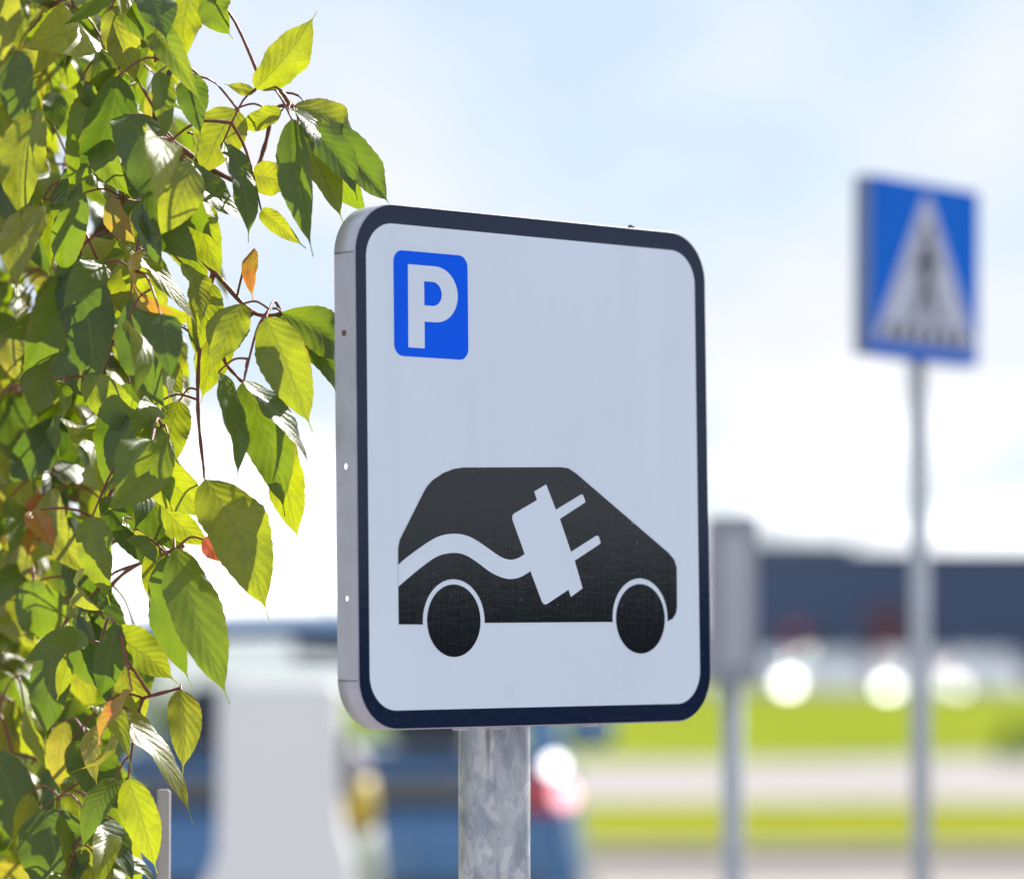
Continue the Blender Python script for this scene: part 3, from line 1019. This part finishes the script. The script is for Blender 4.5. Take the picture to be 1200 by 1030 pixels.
box(bm, dx - 0.6, dx + 0.6, -0.08, -0.003, 0.0, 3.5, 0.01)
dr = obj("door", bm, simple("red_door", (0.15, 0.045, 0.05), 0.5), hb, label="dull red door")
bm = bmesh.new()
box(bm, dx + 0.42, dx + 0.50, -0.14, -0.082, 1.0, 1.2, 0.01)
obj("handle", bm, CHROME, dr)
for k, wx in enumerate((1.6, 5.2, 16.2, 20.4, 24.6, 28.8)):
    bm = bmesh.new()
    box(bm, wx, wx + 2.2, -0.05, -0.003, 1.5, 2.6, 0.01)
    fr_ = obj("window_frame", bm, simple("frame_dark", (0.05, 0.06, 0.09), 0.5), hb)
    bm = bmesh.new()
    box(bm, wx + 0.1, wx + 2.1, -0.062, -0.052, 1.6, 2.5)
    obj("pane", bm, simple("dark_pane", (0.03, 0.045, 0.08), 0.1), fr_)
bm = bmesh.new()  # glowing sphere added for a dim red spot, no such lamp known
bmesh.ops.create_uvsphere(bm, u_segments=16, v_segments=10, radius=0.35)
bm.transform(Matrix.Translation((((932 - 600) / F * BY - BX) / KB, -0.3, (at(932, 745, BY).z - BZ) / KB)))
obj("red_glow", bm, glow("dim_red_glow", (0.5, 0.10, 0.13), 0.12), hb, True, label="round dim red glow added on the wall")


# ------------------------------------------------------------------ unseen row of trees, added to darken the sign film's reflection
wr = random.Random(8)
bm = bmesh.new()
for k in range(150):
    yy = -70 + k * 1.25 + wr.uniform(-0.6, 0.6)
    h = wr.uniform(3.2, 5.6)
    m_ = bmesh.ops.create_icosphere(bm, subdivisions=2, radius=1.0)
    for v_ in m_["verts"]:
        j = 1 + wr.uniform(-0.22, 0.22)
        v_.co = Vector((105 + wr.uniform(-0.3, 0.3) + v_.co.x * 2.2 * j, yy + v_.co.y * 1.9 * j, h * 0.48 + v_.co.z * h * 0.55 * j))
wd_ = obj("unseen_wood", bm, simple("unseen_wood_leaves", (0.022, 0.045, 0.014), 0.9, 0, 0.5, 2.0, 0.5))
wd_["kind"] = "stuff"

# ------------------------------------------------------------------ foliage
def leaf_material():
    m = bpy.data.materials.new("leaf")
    m.use_nodes = True
    nt = m.node_tree
    b = nt.nodes["Principled BSDF"]
    out = nt.nodes["Material Output"]
    at_ = N(nt, "ShaderNodeAttribute", attribute_name="tint")
    uv = N(nt, "ShaderNodeUVMap", uv_map="leafuv")
    sep = N(nt, "ShaderNodeSeparateXYZ")
    nt.links.new(uv.outputs[0], sep.inputs[0])

    def math_(op, a, b_=None, c_=None):
        n = N(nt, "ShaderNodeMath", operation=op)
        for i, vv in enumerate((a, b_, c_)):
            if vv is None:
                continue
            if isinstance(vv, (int, float)):
                n.inputs[i].default_value = vv
            else:
                nt.links.new(vv, n.inputs[i])
        return n.outputs[0]
    u = math_('ABSOLUTE', math_('MULTIPLY_ADD', sep.outputs["X"], 2.0, -1.0))
    vv = sep.outputs["Y"]
    fq = math_('MULTIPLY_ADD', math_('FRACT', math_('MULTIPLY', at_.outputs["Fac"], 57.0)), 3.5, 7.5)
    ph = math_('FRACT', math_('SUBTRACT', math_('MULTIPLY', vv, fq), math_('MULTIPLY', math_('POWER', u, 0.85), 2.3)))
    dv = math_('ABSOLUTE', math_('SUBTRACT', ph, 0.5))          # 0 .. 0.5, vein where near 0.5
    side = math_('MULTIPLY', math_('GREATER_THAN', dv, 0.46), math_('LESS_THAN', u, 0.9))
    midr = math_('LESS_THAN', u, 0.045)
    vein = math_('MAXIMUM', math_('MULTIPLY', side, 0.8), midr)
    obj_v = coords(nt, (1, 1, 1))
    nz = N(nt, "ShaderNodeTexNoise", i_Scale=38.0, i_Detail=5.0, i_Roughness=0.6)
    nt.links.new(obj_v, nz.inputs["Vector"])
    fine = N(nt, "ShaderNodeTexNoise", i_Scale=600.0, i_Detail=2.0)
    nt.links.new(obj_v, fine.inputs["Vector"])
    tn = math_('ADD', at_.outputs["Fac"], math_('MULTIPLY_ADD', nz.outputs["Fac"], 0.30, -0.15))
    vo = N(nt, "ShaderNodeTexVoronoi", i_Scale=420.0, feature='DISTANCE_TO_EDGE')       # net of small veins
    nt.links.new(obj_v, vo.inputs["Vector"])
    net = math_('MULTIPLY', math_('LESS_THAN', vo.outputs["Distance"], 0.09), 0.22)
    n7 = N(nt, "ShaderNodeTexNoise", i_Scale=95.0, i_Detail=4.0, i_Roughness=0.65)
    nt.links.new(obj_v, n7.inputs["Vector"])
    mt_ = ramp(nt, [(0.48, (0, 0, 0)), (0.72, (0.55, 0.55, 0.55))])
    nt.links.new(n7.outputs["Fac"], mt_.inputs["Fac"])
    mott = math_('MAXIMUM', net, mt_.outputs["Color"])
    # reflected colour
    r1 = ramp(nt, [(0.0, (0.010, 0.034, 0.016)), (0.35, (0.018, 0.048, 0.014)), (0.6, (0.032, 0.066, 0.012)), (0.78, (0.07, 0.09, 0.016)), (0.86, (0.15, 0.12, 0.025)), (0.93, (0.26, 0.10, 0.02)), (1.0, (0.26, 0.035, 0.02))])
    nt.links.new(tn, r1.inputs["Fac"])
    # light let through
    r2 = ramp(nt, [(0.0, (0.11, 0.23, 0.004)), (0.3, (0.32, 0.46, 0.003)), (0.6, (0.60, 0.68, 0.004)), (0.78, (0.60, 0.58, 0.03)), (0.86, (0.66, 0.50, 0.04)), (0.93, (0.80, 0.32, 0.03)), (1.0, (0.70, 0.10, 0.05))])
    nt.links.new(tn, r2.inputs["Fac"])
    # brown, dry edges
    ed = ramp(nt, [(0.86, (0, 0, 0)), (1.0, (1, 1, 1))])
    nt.links.new(math_('ADD', u, math_('MULTIPLY_ADD', nz.outputs["Fac"], 0.5, -0.32)), ed.inputs["Fac"])
    m1 = N(nt, "ShaderNodeMix", data_type='RGBA')
    nt.links.new(math_('MULTIPLY', ed.outputs["Color"], 0.45), m1.inputs["Factor"])
    nt.links.new(r1.outputs["Color"], m1.inputs["A"])
    m1.inputs["B"].default_value = (0.14, 0.09, 0.03, 1)
    m2 = N(nt, "ShaderNodeMix", data_type='RGBA')
    nt.links.new(vein, m2.inputs["Factor"])
    nt.links.new(m1.outputs["Result"], m2.inputs["A"])
    m2.inputs["B"].default_value = (0.13, 0.16, 0.05, 1)
    geo = N(nt, "ShaderNodeNewGeometry")
    m3 = N(nt, "ShaderNodeMix", data_type='RGBA')          # paler underside
    nt.links.new(math_('MULTIPLY', geo.outputs["Backfacing"], 0.5), m3.inputs["Factor"])
    nt.links.new(m2.outputs["Result"], m3.inputs["A"])
    m3.inputs["B"].default_value = (0.06, 0.085, 0.045, 1)
    nt.links.new(m3.outputs["Result"], b.inputs["Base Color"])
    nt.links.new(math_('MULTIPLY_ADD', geo.outputs["Backfacing"], 0.22, 0.20), b.inputs["Roughness"])
    b.inputs["Specular IOR Level"].default_value = 0.6
    bh = math_('ADD', math_('MULTIPLY', fine.outputs["Fac"], 0.4), math_('MULTIPLY', dv, -0.9))
    bp = N(nt, "ShaderNodeBump", i_Strength=0.30, i_Distance=0.002)
    nt.links.new(bh, bp.inputs["Height"])
    nt.links.new(bp.outputs["Normal"], b.inputs["Normal"])
    m4 = N(nt, "ShaderNodeMix", data_type='RGBA')
    nt.links.new(math_('MAXIMUM', math_('MULTIPLY', vein, 0.6), mott), m4.inputs["Factor"])
    nt.links.new(r2.outputs["Color"], m4.inputs["A"])
    m4.inputs["B"].default_value = (0.22, 0.26, 0.02, 1)
    m5 = N(nt, "ShaderNodeMix", data_type='RGBA')
    nt.links.new(math_('MULTIPLY', ed.outputs["Color"], 0.5), m5.inputs["Factor"])
    nt.links.new(m4.outputs["Result"], m5.inputs["A"])
    m5.inputs["B"].default_value = (0.45, 0.20, 0.03, 1)
    tl = N(nt, "ShaderNodeBsdfTranslucent")
    nt.links.new(m5.outputs["Result"], tl.inputs["Color"])
    nt.links.new(bp.outputs["Normal"], tl.inputs["Normal"])
    mix = N(nt, "ShaderNodeMixShader")
    mix.inputs[0].default_value = 0.43
    nt.links.new(b.outputs[0], mix.inputs[1])
    nt.links.new(tl.outputs[0], mix.inputs[2])
    nt.links.new(mix.outputs[0], out.inputs["Surface"])
    return m


LEAF = leaf_material()
TWIG = simple("red_twig", (0.20, 0.055, 0.04), 0.5, 0, 0.35, 40, 0.2)
BARK = simple("brown_bark", (0.085, 0.055, 0.042), 0.85, 0, 0.35, 60, 0.6)


class LeafMesh:
    def __init__(self):
        self.v, self.f, self.uv, self.t, self.mi = [], [], [], [], []

    def leaf(self, B, T, hw, roll=0.0, fold=0.25, bow=0.12, tint=0.3, wave=0.06, curl=0.0, nv=26, nu=8, face=None):
        a = T - B
        L = a.length
        a = a / L
        view = (EYE - (B + T) / 2).normalized() if face is None else face
        n = view - a * view.dot(a)
        if n.length < 0.2:
            n = a.orthogonal()
        n.normalize()
        n = (Matrix.Rotation(roll, 3, a) @ n).normalized()
        s = a.cross(n)
        base = len(self.v)
        ph1, ph2 = rnd.uniform(0, 6.28), rnd.uniform(0, 6.28)
        asym = rnd.uniform(-0.06, 0.06)
        fq = 7.5 + 3.5 * ((tint * 57.0) % 1.0)
        fl, frr = fold * rnd.uniform(0.4, 1.5), fold * rnd.uniform(0.4, 1.5)
        twist = rnd.uniform(-0.35, 0.35)
        for i in range(nv + 1):
            v = i / nv
            vb = v / 0.90                                       # the last tenth is the drawn-out tip
            sh = (vb ** 0.62) * (max(0.0, 1 - vb) ** 0.86) / 0.366 if vb < 1 else 0.0
            sh = max(sh, 0.055 * (1 - v) / 0.25 if v > 0.75 else 0.0)
            ser = 1 + (0.028 if i % 2 else -0.012) * (1 if 0.08 < v < 0.92 else 0)
            half = max(hw * sh * ser, 0.0004)
            cen = B + a * (L * v) + n * (bow * L * (4 * v * (1 - v)) * 0.55 - curl * L * v * v) + s * (asym * L * math.sin(PI * v))
            for k in range(nu + 1):
                u = -1 + 2 * k / nu
                au = abs(u)
                q = 0.020 * hw * sh * math.sin(2 * PI * (v * fq - (au ** 0.85) * 2.3)) * min(1, au * 2.5) * (1 - au * 0.4)
                wz = wave * hw * sh * au * au * (math.sin(v * 9 + ph1 + (0 if u < 0 else ph2)) + 0.5 * math.sin(v * 21 + ph2))
                f_ = (fl if u < 0 else frr) * (1 - 0.5 * au)
                tw = twist * (v - 0.5)
                s2, n2 = s * math.cos(tw) + n * math.sin(tw), n * math.cos(tw) - s * math.sin(tw)
                self.v.append(cen + s2 * (u * half * math.cos(f_)) + n2 * (au * half * math.sin(f_) + q + wz * 2))
                self.uv.append(((u + 1) / 2, v))
                self.t.append(tint)
        for i in range(nv):
            for k in range(nu):
                b0 = base + i * (nu + 1) + k
                self.f.append((b0, b0 + nu + 1, b0 + nu + 2, b0 + 1))
                self.mi.append(0)

    def stalk(self, pts, r0, r1):
        pts = [Vector(p) for p in smooth_path([tuple(p) for p in pts], 4)]
        n = len(pts)
        base = len(self.v)
        for i, p in enumerate(pts):
            t = (pts[min(i + 1, n - 1)] - pts[max(i - 1, 0)]).normalized()
            a = t.orthogonal().normalized()
            b = t.cross(a)
            r = r0 + (r1 - r0) * i / (n - 1)
            for k in range(6):
                self.v.append(p + (a * math.cos(k * PI / 3) + b * math.sin(k * PI / 3)) * r)
                self.uv.append((0.5, 0.5))
                self.t.append(0.5)
        for i in range(n - 1):
            for k in range(6):
                self.f.append((base + i * 6 + k, base + i * 6 + (k + 1) % 6, base + i * 6 + 6 + (k + 1) % 6, base + i * 6 + 6 + k))
                self.mi.append(1)

    def build(self, name, mats, parent, origin):
        me = bpy.data.meshes.new(name)
        me.from_pydata([tuple(p - origin) for p in self.v], [], self.f)
        for m in mats:
            me.materials.append(m)
        uvl = me.uv_layers.new(name="leafuv")
        idx = [0] * len(me.loops)
        me.loops.foreach_get("vertex_index", idx)
        flat = []
        for i in idx:
            flat += self.uv[i]
        uvl.data.foreach_set("uv", flat)
        at_ = me.attributes.new("tint", 'FLOAT', 'POINT')
        at_.data.foreach_set("value", self.t)
        me.polygons.foreach_set("material_index", self.mi)
        me.polygons.foreach_set("use_smooth", [True] * len(me.polygons))
        o = bpy.data.objects.new(name, me)
        COL.objects.link(o)
        o.parent = parent
        return o


tx, ty = at(-75, 900, 3.35).x, 3.3
tree = thing("leafy_tree", "leafy small tree with big drooping serrated leaves, some turning yellow, left of the parking sign", "tree", (tx, ty, 0))
ORG = Vector((tx, ty, 0))
# stems: photo pixels and distance
stems = [
    ("trunk", [(-110, 2700, 3.32), (-90, 1900, 3.32), (-62, 1300, 3.34), (-40, 1000, 3.38), (-22, 700, 3.40), (2, 430, 3.42), (12, 310, 3.42), (48, 110, 3.42), (62, -60, 3.4), (80, -200, 3.4)], 0.0135, 0.005, BARK),
    ("branch", [(-40, 1180, 3.34), (15, 1010, 3.22), (45, 900, 3.16), (75, 795, 3.12), (112, 705, 3.10), (124, 640, 3.10)], 0.0052, 0.0022, TWIG),
    ("branch", [(124, 640, 3.10), (160, 622, 3.08), (200, 622, 3.06), (238, 632, 3.05)], 0.0026, 0.0014, TWIG),
    ("branch", [(112, 705, 3.10), (150, 668, 3.05), (195, 648, 3.03), (215, 640, 3.03)], 0.0026, 0.0013, TWIG),
    ("branch", [(2, 430, 3.42), (40, 390, 3.35), (62, 335, 3.28), (90, 300, 3.2), (145, 235, 3.16), (180, 150, 3.16), (186, 108, 3.18), (232, 30, 3.2), (246, -40, 3.2)], 0.0058, 0.002, BARK),
    ("branch", [(145, 235, 3.16), (200, 270, 3.12), (250, 318, 3.09), (296, 366, 3.06), (330, 368, 3.05)], 0.0030, 0.0016, TWIG),
    ("branch", [(296, 366, 3.06), (272, 392, 3.05), (262, 420, 3.05), (282, 446, 3.06)], 0.0022, 0.0013, TWIG),
    ("branch", [(180, 150, 3.16), (250, 200, 3.12), (292, 212, 3.10), (310, 172, 3.10), (322, 128, 3.08), (346, 126, 3.07)], 0.0028, 0.0013, TWIG),
    ("branch", [(62, 335, 3.28), (30, 440, 3.22), (10, 510, 3.18), (-5, 620, 3.1)], 0.0046, 0.002, TWIG),
    ("branch", [(45, 900, 3.16), (110, 838, 3.10), (160, 820, 3.06), (212, 806, 3.05)], 0.0026, 0.0013, TWIG),
    ("branch", [(15, 1010, 3.22), (60, 960, 3.10), (100, 935, 3.04), (150, 912, 3.02)], 0.0026, 0.0013, TWIG),
    ("branch", [(48, 110, 3.42), (90, 60, 3.3), (130, 15, 3.25), (170, -25, 3.2)], 0.0038, 0.0018, TWIG),
    ("branch", [(75, 795, 3.12), (50, 760, 3.06), (20, 740, 3.0), (-20, 720, 2.96)], 0.003, 0.0015, TWIG),
    ("branch", [(124, 640, 3.10), (120, 600, 3.06), (140, 560, 3.04), (156, 530, 3.02), (190, 500, 3.0)], 0.0024, 0.0012, TWIG),
    ("branch", [(250, 318, 3.09), (235, 400, 3.06), (232, 480, 3.04), (240, 560, 3.03)], 0.0022, 0.0012, TWIG),
    ("branch", [(12, 310, 3.42), (-20, 200, 3.2), (-30, 80, 3.05), (-20, -40, 3.0)], 0.0045, 0.002, TWIG),
]
anchors = []
for nm, pts, r0, r1, mt in stems:
    p3 = [tuple(at(px, py, d_ + max(0.0, (170 - px) / 170) * 0.30 + (0.05 if px > 150 else 0.16))) for px, py, d_ in pts]
    if nm == "trunk":
        p3[0] = (p3[0][0], p3[0][1], 0.0)
    sp = smooth_path(p3, 7)
    bm = bmesh.new()
    n = len(sp)
    tube(bm, [Vector(p) - ORG for p in sp], [r0 + (r1 - r0) * (i / (n - 1)) ** 0.8 + 0.0003 * math.sin(i * 1.9) for i in range(n)], 10)
    o = obj(nm, bm, mt, tree, True)
    if nm != "trunk":
        anchors += [Vector(p) for p in sp]
    else:
        anchors += [Vector(p) for p in sp if p[2] > 1.1]

LM = LeafMesh()
HALF = (S + (EYE - at(200, 500, 3.1)).normalized()).normalized()


def attach(B, L):
    """a stalk from the leaf's base to the nearest stem, by way of a bend"""
    q = min(anchors, key=lambda p: (p - B).length_squared)
    dist = (q - B).length
    if dist < 0.002:
        return
    mid = (q + B) / 2 + Vector((0, 0, min(0.012, dist * 0.18)))
    LM.stalk([q, mid, B], 0.0011 if dist < 0.06 else 0.0016, 0.0008)
    if dist > 0.05:
        for k in (0.35, 0.6, 0.8):
            anchors.append(q.lerp(B, k) + Vector((0, 0, 0.006)))


def hero(bx, by, tx_, ty_, wpx, d0, d1=None, roll=0.0, fold=0.3, bow=0.12, tint=0.35, curl=0.0, wave=0.06, lean=0):
    d1 = d0 if d1 is None else d1
    back = max(0.0, (170 - bx) / 170) * 0.36               # the left side of the crown stands farther off
    d0, d1 = d0 + back, d1 + back
    B, T = at(bx, by, d0), at(tx_, ty_, d1)
    hw = wpx / 2 / F * (d0 + d1) / 2
    if lean:                                    # blade tipped up towards the sky, its tip reaching forward
        a = T - B
        a2 = a - HALF * a.dot(HALF)
        T = B + a2 * min(1.6, Vector((a.x, 0, a.z)).length / max(0.01, Vector((a2.x, 0, a2.z)).length))
        LM.leaf(B, T, hw * 1.1, math.radians(roll * 0.25), fold * 0.6, bow, tint, wave, curl, face=HALF)
    else:
        LM.leaf(B, T, hw, math.radians(roll), fold, bow, tint, wave, curl)
    attach(B, (T - B).length)


D = 3.06
HEROES = [
    # base, tip, width px, depth base, depth tip, roll deg, fold, bow, tint
    (299, 104, 374, 16, 62, 3.06, 3.05, 28, 0.55, 0.10, 0.62),
    (298, 108, 264, 98, 16, 3.07, 3.06, 20, 0.3, 0.1, 0.72),
    (345, 124, 428, 182, 46, 3.06, 3.10, -35, 0.35, 0.30, 0.66),
    (342, 140, 366, 300, 52, 3.05, 3.00, 20, 0.7, 0.12, 0.10),
    (372, 138, 462, 242, 52, 3.08, 3.12, -20, 0.5, 0.36, 0.10),
    (350, 150, 405, 262, 50, 3.10, 3.08, -30, 0.4, 0.15, 0.50),
    (296, 205, 360, 208, 44, 3.10, 3.05, -10, 0.3, 0.1, 0.68),
    (330, 130, 276, 150, 30, 3.11, 3.12, 20, 0.3, 0.1, 0.60),
    (276, 128, 236, 212, 66, 3.12, 3.10, 10, 0.25, 0.1, 0.64),
    (262, 166, 292, 284, 44, 3.06, 3.03, -40, 0.45, 0.1, 0.12),
    (306, 246, 353, 290, 26, 3.08, 3.06, 15, 0.4, 0.2, 0.66),
    (243, -14, 273, 46, 46, 3.10, 3.08, 20, 0.3, 0.1, 0.25),
    (168, -20, 196, 52, 56, 3.02, 2.98, -20, 0.3, 0.1, 0.05),
    (226, -12, 214, 78, 50, 3.14, 3.12, 15, 0.3, 0.1, 0.60),
    (138, 18, 192, 84, 46, 3.15, 3.12, -25, 0.3, 0.1, 0.58),
    (62, 8, 170, 112, 42, 3.04, 3.02, 40, 0.35, 0.25, 0.30, 0.1, 0.08, 1),
    (220, 88, 232, 160, 44, 3.05, 3.02, 25, 0.3, 0.1, 0.08),
    (82, 296, 106, 474, 72, 2.98, 2.92, 15, 0.25, 0.06, 0.06),
    (312, 372, 366, 506, 66, 3.03, 3.00, 8, 0.22, 0.10, 0.52),
    (330, 366, 402, 432, 60, 3.06, 3.12, -25, 0.4, 0.34, 0.25),
    (352, 142, 418, 236, 46, 3.04, 3.06, -30, 0.6, 0.30, 0.06),
    (384, 150, 432, 262, 46, 3.10, 3.13, 25, 0.4, 0.2, 0.30),
    (338, 128, 398, 150, 34, 3.03, 3.00, 10, 0.4, 0.2, 0.1, 0.1, 0.08, 1),
    (322, 368, 404, 478, 54, 3.10, 3.14, -30, 0.5, 0.3, 0.12),
    (286, 446, 352, 560, 46, 3.02, 3.00, 10, 0.4, 0.1, 0.1, 0.1, 0.08, 1),
    (285, 356, 246, 440, 54, 3.05, 3.02, 25, 0.5, 0.10, 0.55),
    (256, 436, 286, 562, 40, 3.02, 2.99, -45, 0.5, 0.08, 0.20),
    (286, 446, 338, 602, 66, 3.05, 3.04, -12, 0.25, 0.12, 0.22),
    (332, 508, 346, 638, 52, 3.09, 3.08, 20, 0.35, 0.1, 0.60),
    (240, 562, 318, 720, 84, 3.03, 3.00, -14, 0.28, 0.14, 0.56),
    (156, 528, 254, 612, 66, 3.02, 3.00, 20, 0.25, 0.12, 0.58),
    (150, 555, 222, 660, 60, 3.08, 3.06, -15, 0.3, 0.1, 0.15),
    (205, 642, 268, 826, 74, 3.02, 3.00, -24, 0.32, 0.10, 0.32),
    (196, 650, 218, 806, 56, 3.06, 3.05, 30, 0.35, 0.1, 0.14),
    (184, 636, 190, 728, 38, 3.10, 3.08, 10, 0.3, 0.1, 0.62),
    (60, 580, 28, 652, 52, 3.12, 3.05, 25, 0.4, 0.15, 0.95),
    (18, 560, 58, 632, 40, 3.16, 3.12, -15, 0.3, 0.1, 0.90),
    (238, 632, 272, 660, 26, 3.05, 3.03, 10, 0.5, 0.2, 1.04),
    (22, 196, 4, 258, 40, 3.0, 2.98, 20, 0.4, 0.1, 0.84),
    (30, 50, 52, 118, 40, 3.0, 2.98, 10, 0.4, 0.1, 0.80),
    (128, 232, 160, 292, 36, 3.0, 2.99, 30, 0.4, 0.1, 0.86),
    (36, 598, 66, 648, 34, 2.93, 2.9, -20, 0.4, 0.2, 0.92),
    (6, 395, 22, 452, 34, 2.95, 2.92, 15, 0.4, 0.1, 0.78),
    (298, 292, 294, 348, 22, 3.10, 3.08, 20, 0.4, 0.1, 0.94),
    (118, 828, 238, 952, 50, 2.98, 2.95, 34, 0.30, 0.22, 0.76, 0.1, 0.08, 1),
    (212, 808, 216, 904, 46, 3.08, 3.05, -15, 0.3, 0.1, 0.72),
    (88, 726, 172, 812, 82, 3.00, 2.98, 20, 0.25, 0.12, 0.14),
    (84, 868, 146, 958, 64, 3.02, 3.00, -20, 0.3, 0.15, 0.16),
    (150, 912, 180, 1024, 50, 3.04, 3.03, 15, 0.3, 0.1, 0.60),
    (50, 948, 76, 1075, 92, 2.94, 2.90, 10, 0.2, 0.1, 0.10),
    (70, 955, 112, 1072, 40, 2.97, 2.95, -30, 0.3, 0.1, 0.70),
    (100, 952, 142, 1050, 50, 3.02, 3.00, 45, 0.3, 0.2, 0.18, 0.1, 0.08, 1),
    (62, 760, 50, 866, 56, 2.98, 2.95, 15, 0.25, 0.1, 0.10),
    (22, 162, 64, 264, 58, 3.00, 2.97, -15, 0.35, 0.12, 0.30),
    (4, 212, 52, 330, 52, 2.94, 2.90, 30, 0.3, 0.1, 0.05),
    (186, 178, 246, 284, 58, 3.05, 3.02, 20, 0.3, 0.12, 0.18),
    (168, 248, 238, 314, 52, 3.03, 3.00, -15, 0.3, 0.15, 0.14),
    (138, 282, 262, 352, 40, 3.02, 3.00, 40, 0.45, 0.15, 0.50, 0.1, 0.08, 1),
    (150, 300, 190, 400, 78, 3.12, 3.10, 10, 0.25, 0.1, 0.60),
    (152, 352, 192, 486, 58, 3.00, 2.96, 20, 0.3, 0.08, 0.06),
    (-4, 470, 122, 604, 84, 3.02, 3.00, -15, 0.25, 0.12, 0.12),
    (72, 392, 34, 494, 76, 3.08, 3.06, 10, 0.25, 0.1, 0.42),
    (20, 60, 36, 168, 52, 2.97, 2.92, 20, 0.3, 0.1, 0.12),
    (14, 12, 48, 90, 50, 3.06, 3.04, -10, 0.3, 0.1, 0.56),
    (20, 690, 122, 752, 72, 2.98, 2.97, 20, 0.3, 0.14, 0.24),
    (188, 590, 246, 640, 40, 3.10, 3.08, 10, 0.3, 0.1, 0.6),
    (128, 740, 208, 800, 56, 3.08, 3.06, -10, 0.3, 0.1, 0.56),
    (120, 880, 150, 990, 50, 3.10, 3.08, 0, 0.3, 0.1, 0.30),
    (-6, 880, 34, 1010, 66, 2.92, 2.88, 15, 0.3, 0.1, 0.16),
    (36, 930, 18, 1010, 34, 2.95, 2.92, -20, 0.3, 0.1, 0.66),
    (246, 330, 226, 420, 46, 3.12, 3.10, 10, 0.3, 0.1, 0.56),
    (228, 230, 262, 330, 50, 3.12, 3.10, 15, 0.3, 0.1, 0.55),
    (210, 470, 196, 560, 50, 3.12, 3.10, 0, 0.3, 0.1, 0.52),
    (262, 380, 236, 470, 48, 3.14, 3.12, 0, 0.3, 0.1, 0.58),
]
for h in HEROES:
    h = list(h)
    h[4] *= 0.92
    if len(h) == 11:
        h += [rnd.uniform(-0.02, 0.16), rnd.uniform(0.05, 0.12)]
    hero(*h)


def edge(y):
    pts = [(-60, 236), (60, 205), (110, 225), (200, 255), (300, 250), (420, 238), (480, 215), (560, 225), (640, 190), (700, 200), (800, 190), (870, 178), (930, 176), (1000, 170), (1100, 170)]
    for (a, xa), (b, xb) in zip(pts, pts[1:]):
        if a <= y <= b:
            return xa + (xb - xa) * (y - a) / (b - a)
    return 150


cnt_ = 0
while cnt_ < 650:
    y = rnd.uniform(-120, 1060)
    x = rnd.uniform(-130, 300)
    if x > edge(max(-60, min(1090, y + 60))) - 20:
        continue
    # fewer behind the gaps where the sky shows through
    d0 = rnd.choice((rnd.uniform(2.93, 3.12), rnd.uniform(3.0, 3.3), rnd.uniform(3.15, 3.6)))
    L = rnd.choice((rnd.uniform(45, 90), rnd.uniform(80, 140), rnd.uniform(80, 140)))
    tint = rnd.choice((rnd.uniform(0.0, 0.3), rnd.uniform(0.0, 0.25), rnd.uniform(0.1, 0.5), rnd.uniform(0.3, 0.66), rnd.uniform(0.5, 0.72), rnd.uniform(0.6, 0.82)))
    if rnd.random() < 0.05:
        tint = rnd.uniform(0.76, 0.93)
        L = min(L, 85)
    ang = rnd.gauss(8, 34)
    dx, dy = math.sin(math.radians(ang)) * L, math.cos(math.radians(ang)) * L
    if x + dx > edge(max(-60, min(1090, y + dy))) + 8:
        continue
    hero(x, y, x + dx, y + dy, L * rnd.uniform(0.36, 0.52), d0, d0 + rnd.uniform(-0.09, 0.05), rnd.gauss(0, 42), rnd.uniform(0.15, 0.75), rnd.uniform(0.05, 0.42), tint, wave=rnd.uniform(0.03, 0.14), curl=rnd.choice((0, 0.1, rnd.uniform(-0.1, 0.4))), lean=1 if rnd.random() < 0.17 else 0)
    cnt_ += 1
LM.build("foliage", [LEAF, TWIG], tree, ORG)

# thin pale stake beside the tree
c0 = at(192, 925, 3.25)
bm = bmesh.new()
prism(bm, [(-0.0055, 0), (0.0055, 0), (0.0055, c0.z), (-0.0055, c0.z)], -0.0055, 0.0055)
bmesh.ops.bevel(bm, geom=bm.edges[:], offset=0.0012, segments=2, affect='EDGES')
bm.transform(Matrix.Translation((c0.x, c0.y, 0)))
tag(obj("plant_stake", bm, simple("stake_pale", (0.55, 0.53, 0.55), 0.5, 0.2, 0.08, 30)), "thin pale plant stake standing under the tree's lower leaves", "stake")

# dark low shrub at the far edge of the pavement
sh = thing("low_shrub", "small dark rounded shrub at the far edge of the pavement", "shrub", (*at(1200, 900, 37.5).xy, 0.075))
SL = LeafMesh()
r2 = random.Random(5)
so_ = Vector(sh.location)
for k in range(420):
    a, e = r2.uniform(0, 2 * PI), math.asin(r2.uniform(-0.1, 1))
    rr = r2.uniform(0.55, 1.0) ** 0.5
    p = so_ + Vector((0.28 * rr * math.cos(a) * math.cos(e), 0.28 * rr * math.sin(a) * math.cos(e), 0.05 + 0.42 * rr * max(0, math.sin(e))))
    dd = Vector((math.cos(a), math.sin(a), r2.uniform(-0.3, 0.9))).normalized()
    SL.leaf(p, p + dd * r2.uniform(0.05, 0.09), 0.017, r2.uniform(-1, 1), 0.2, 0.1, r2.uniform(0, 0.25), nv=5, nu=2)
SL.build("foliage", [LEAF, TWIG], sh, so_)
bm = bmesh.new()
tube(bm, [(0, 0, -0.01), (0.01, 0, 0.12), (0.0, 0.01, 0.3)], [0.02, 0.015, 0.006], 8)
obj("stem", bm, BARK, sh)
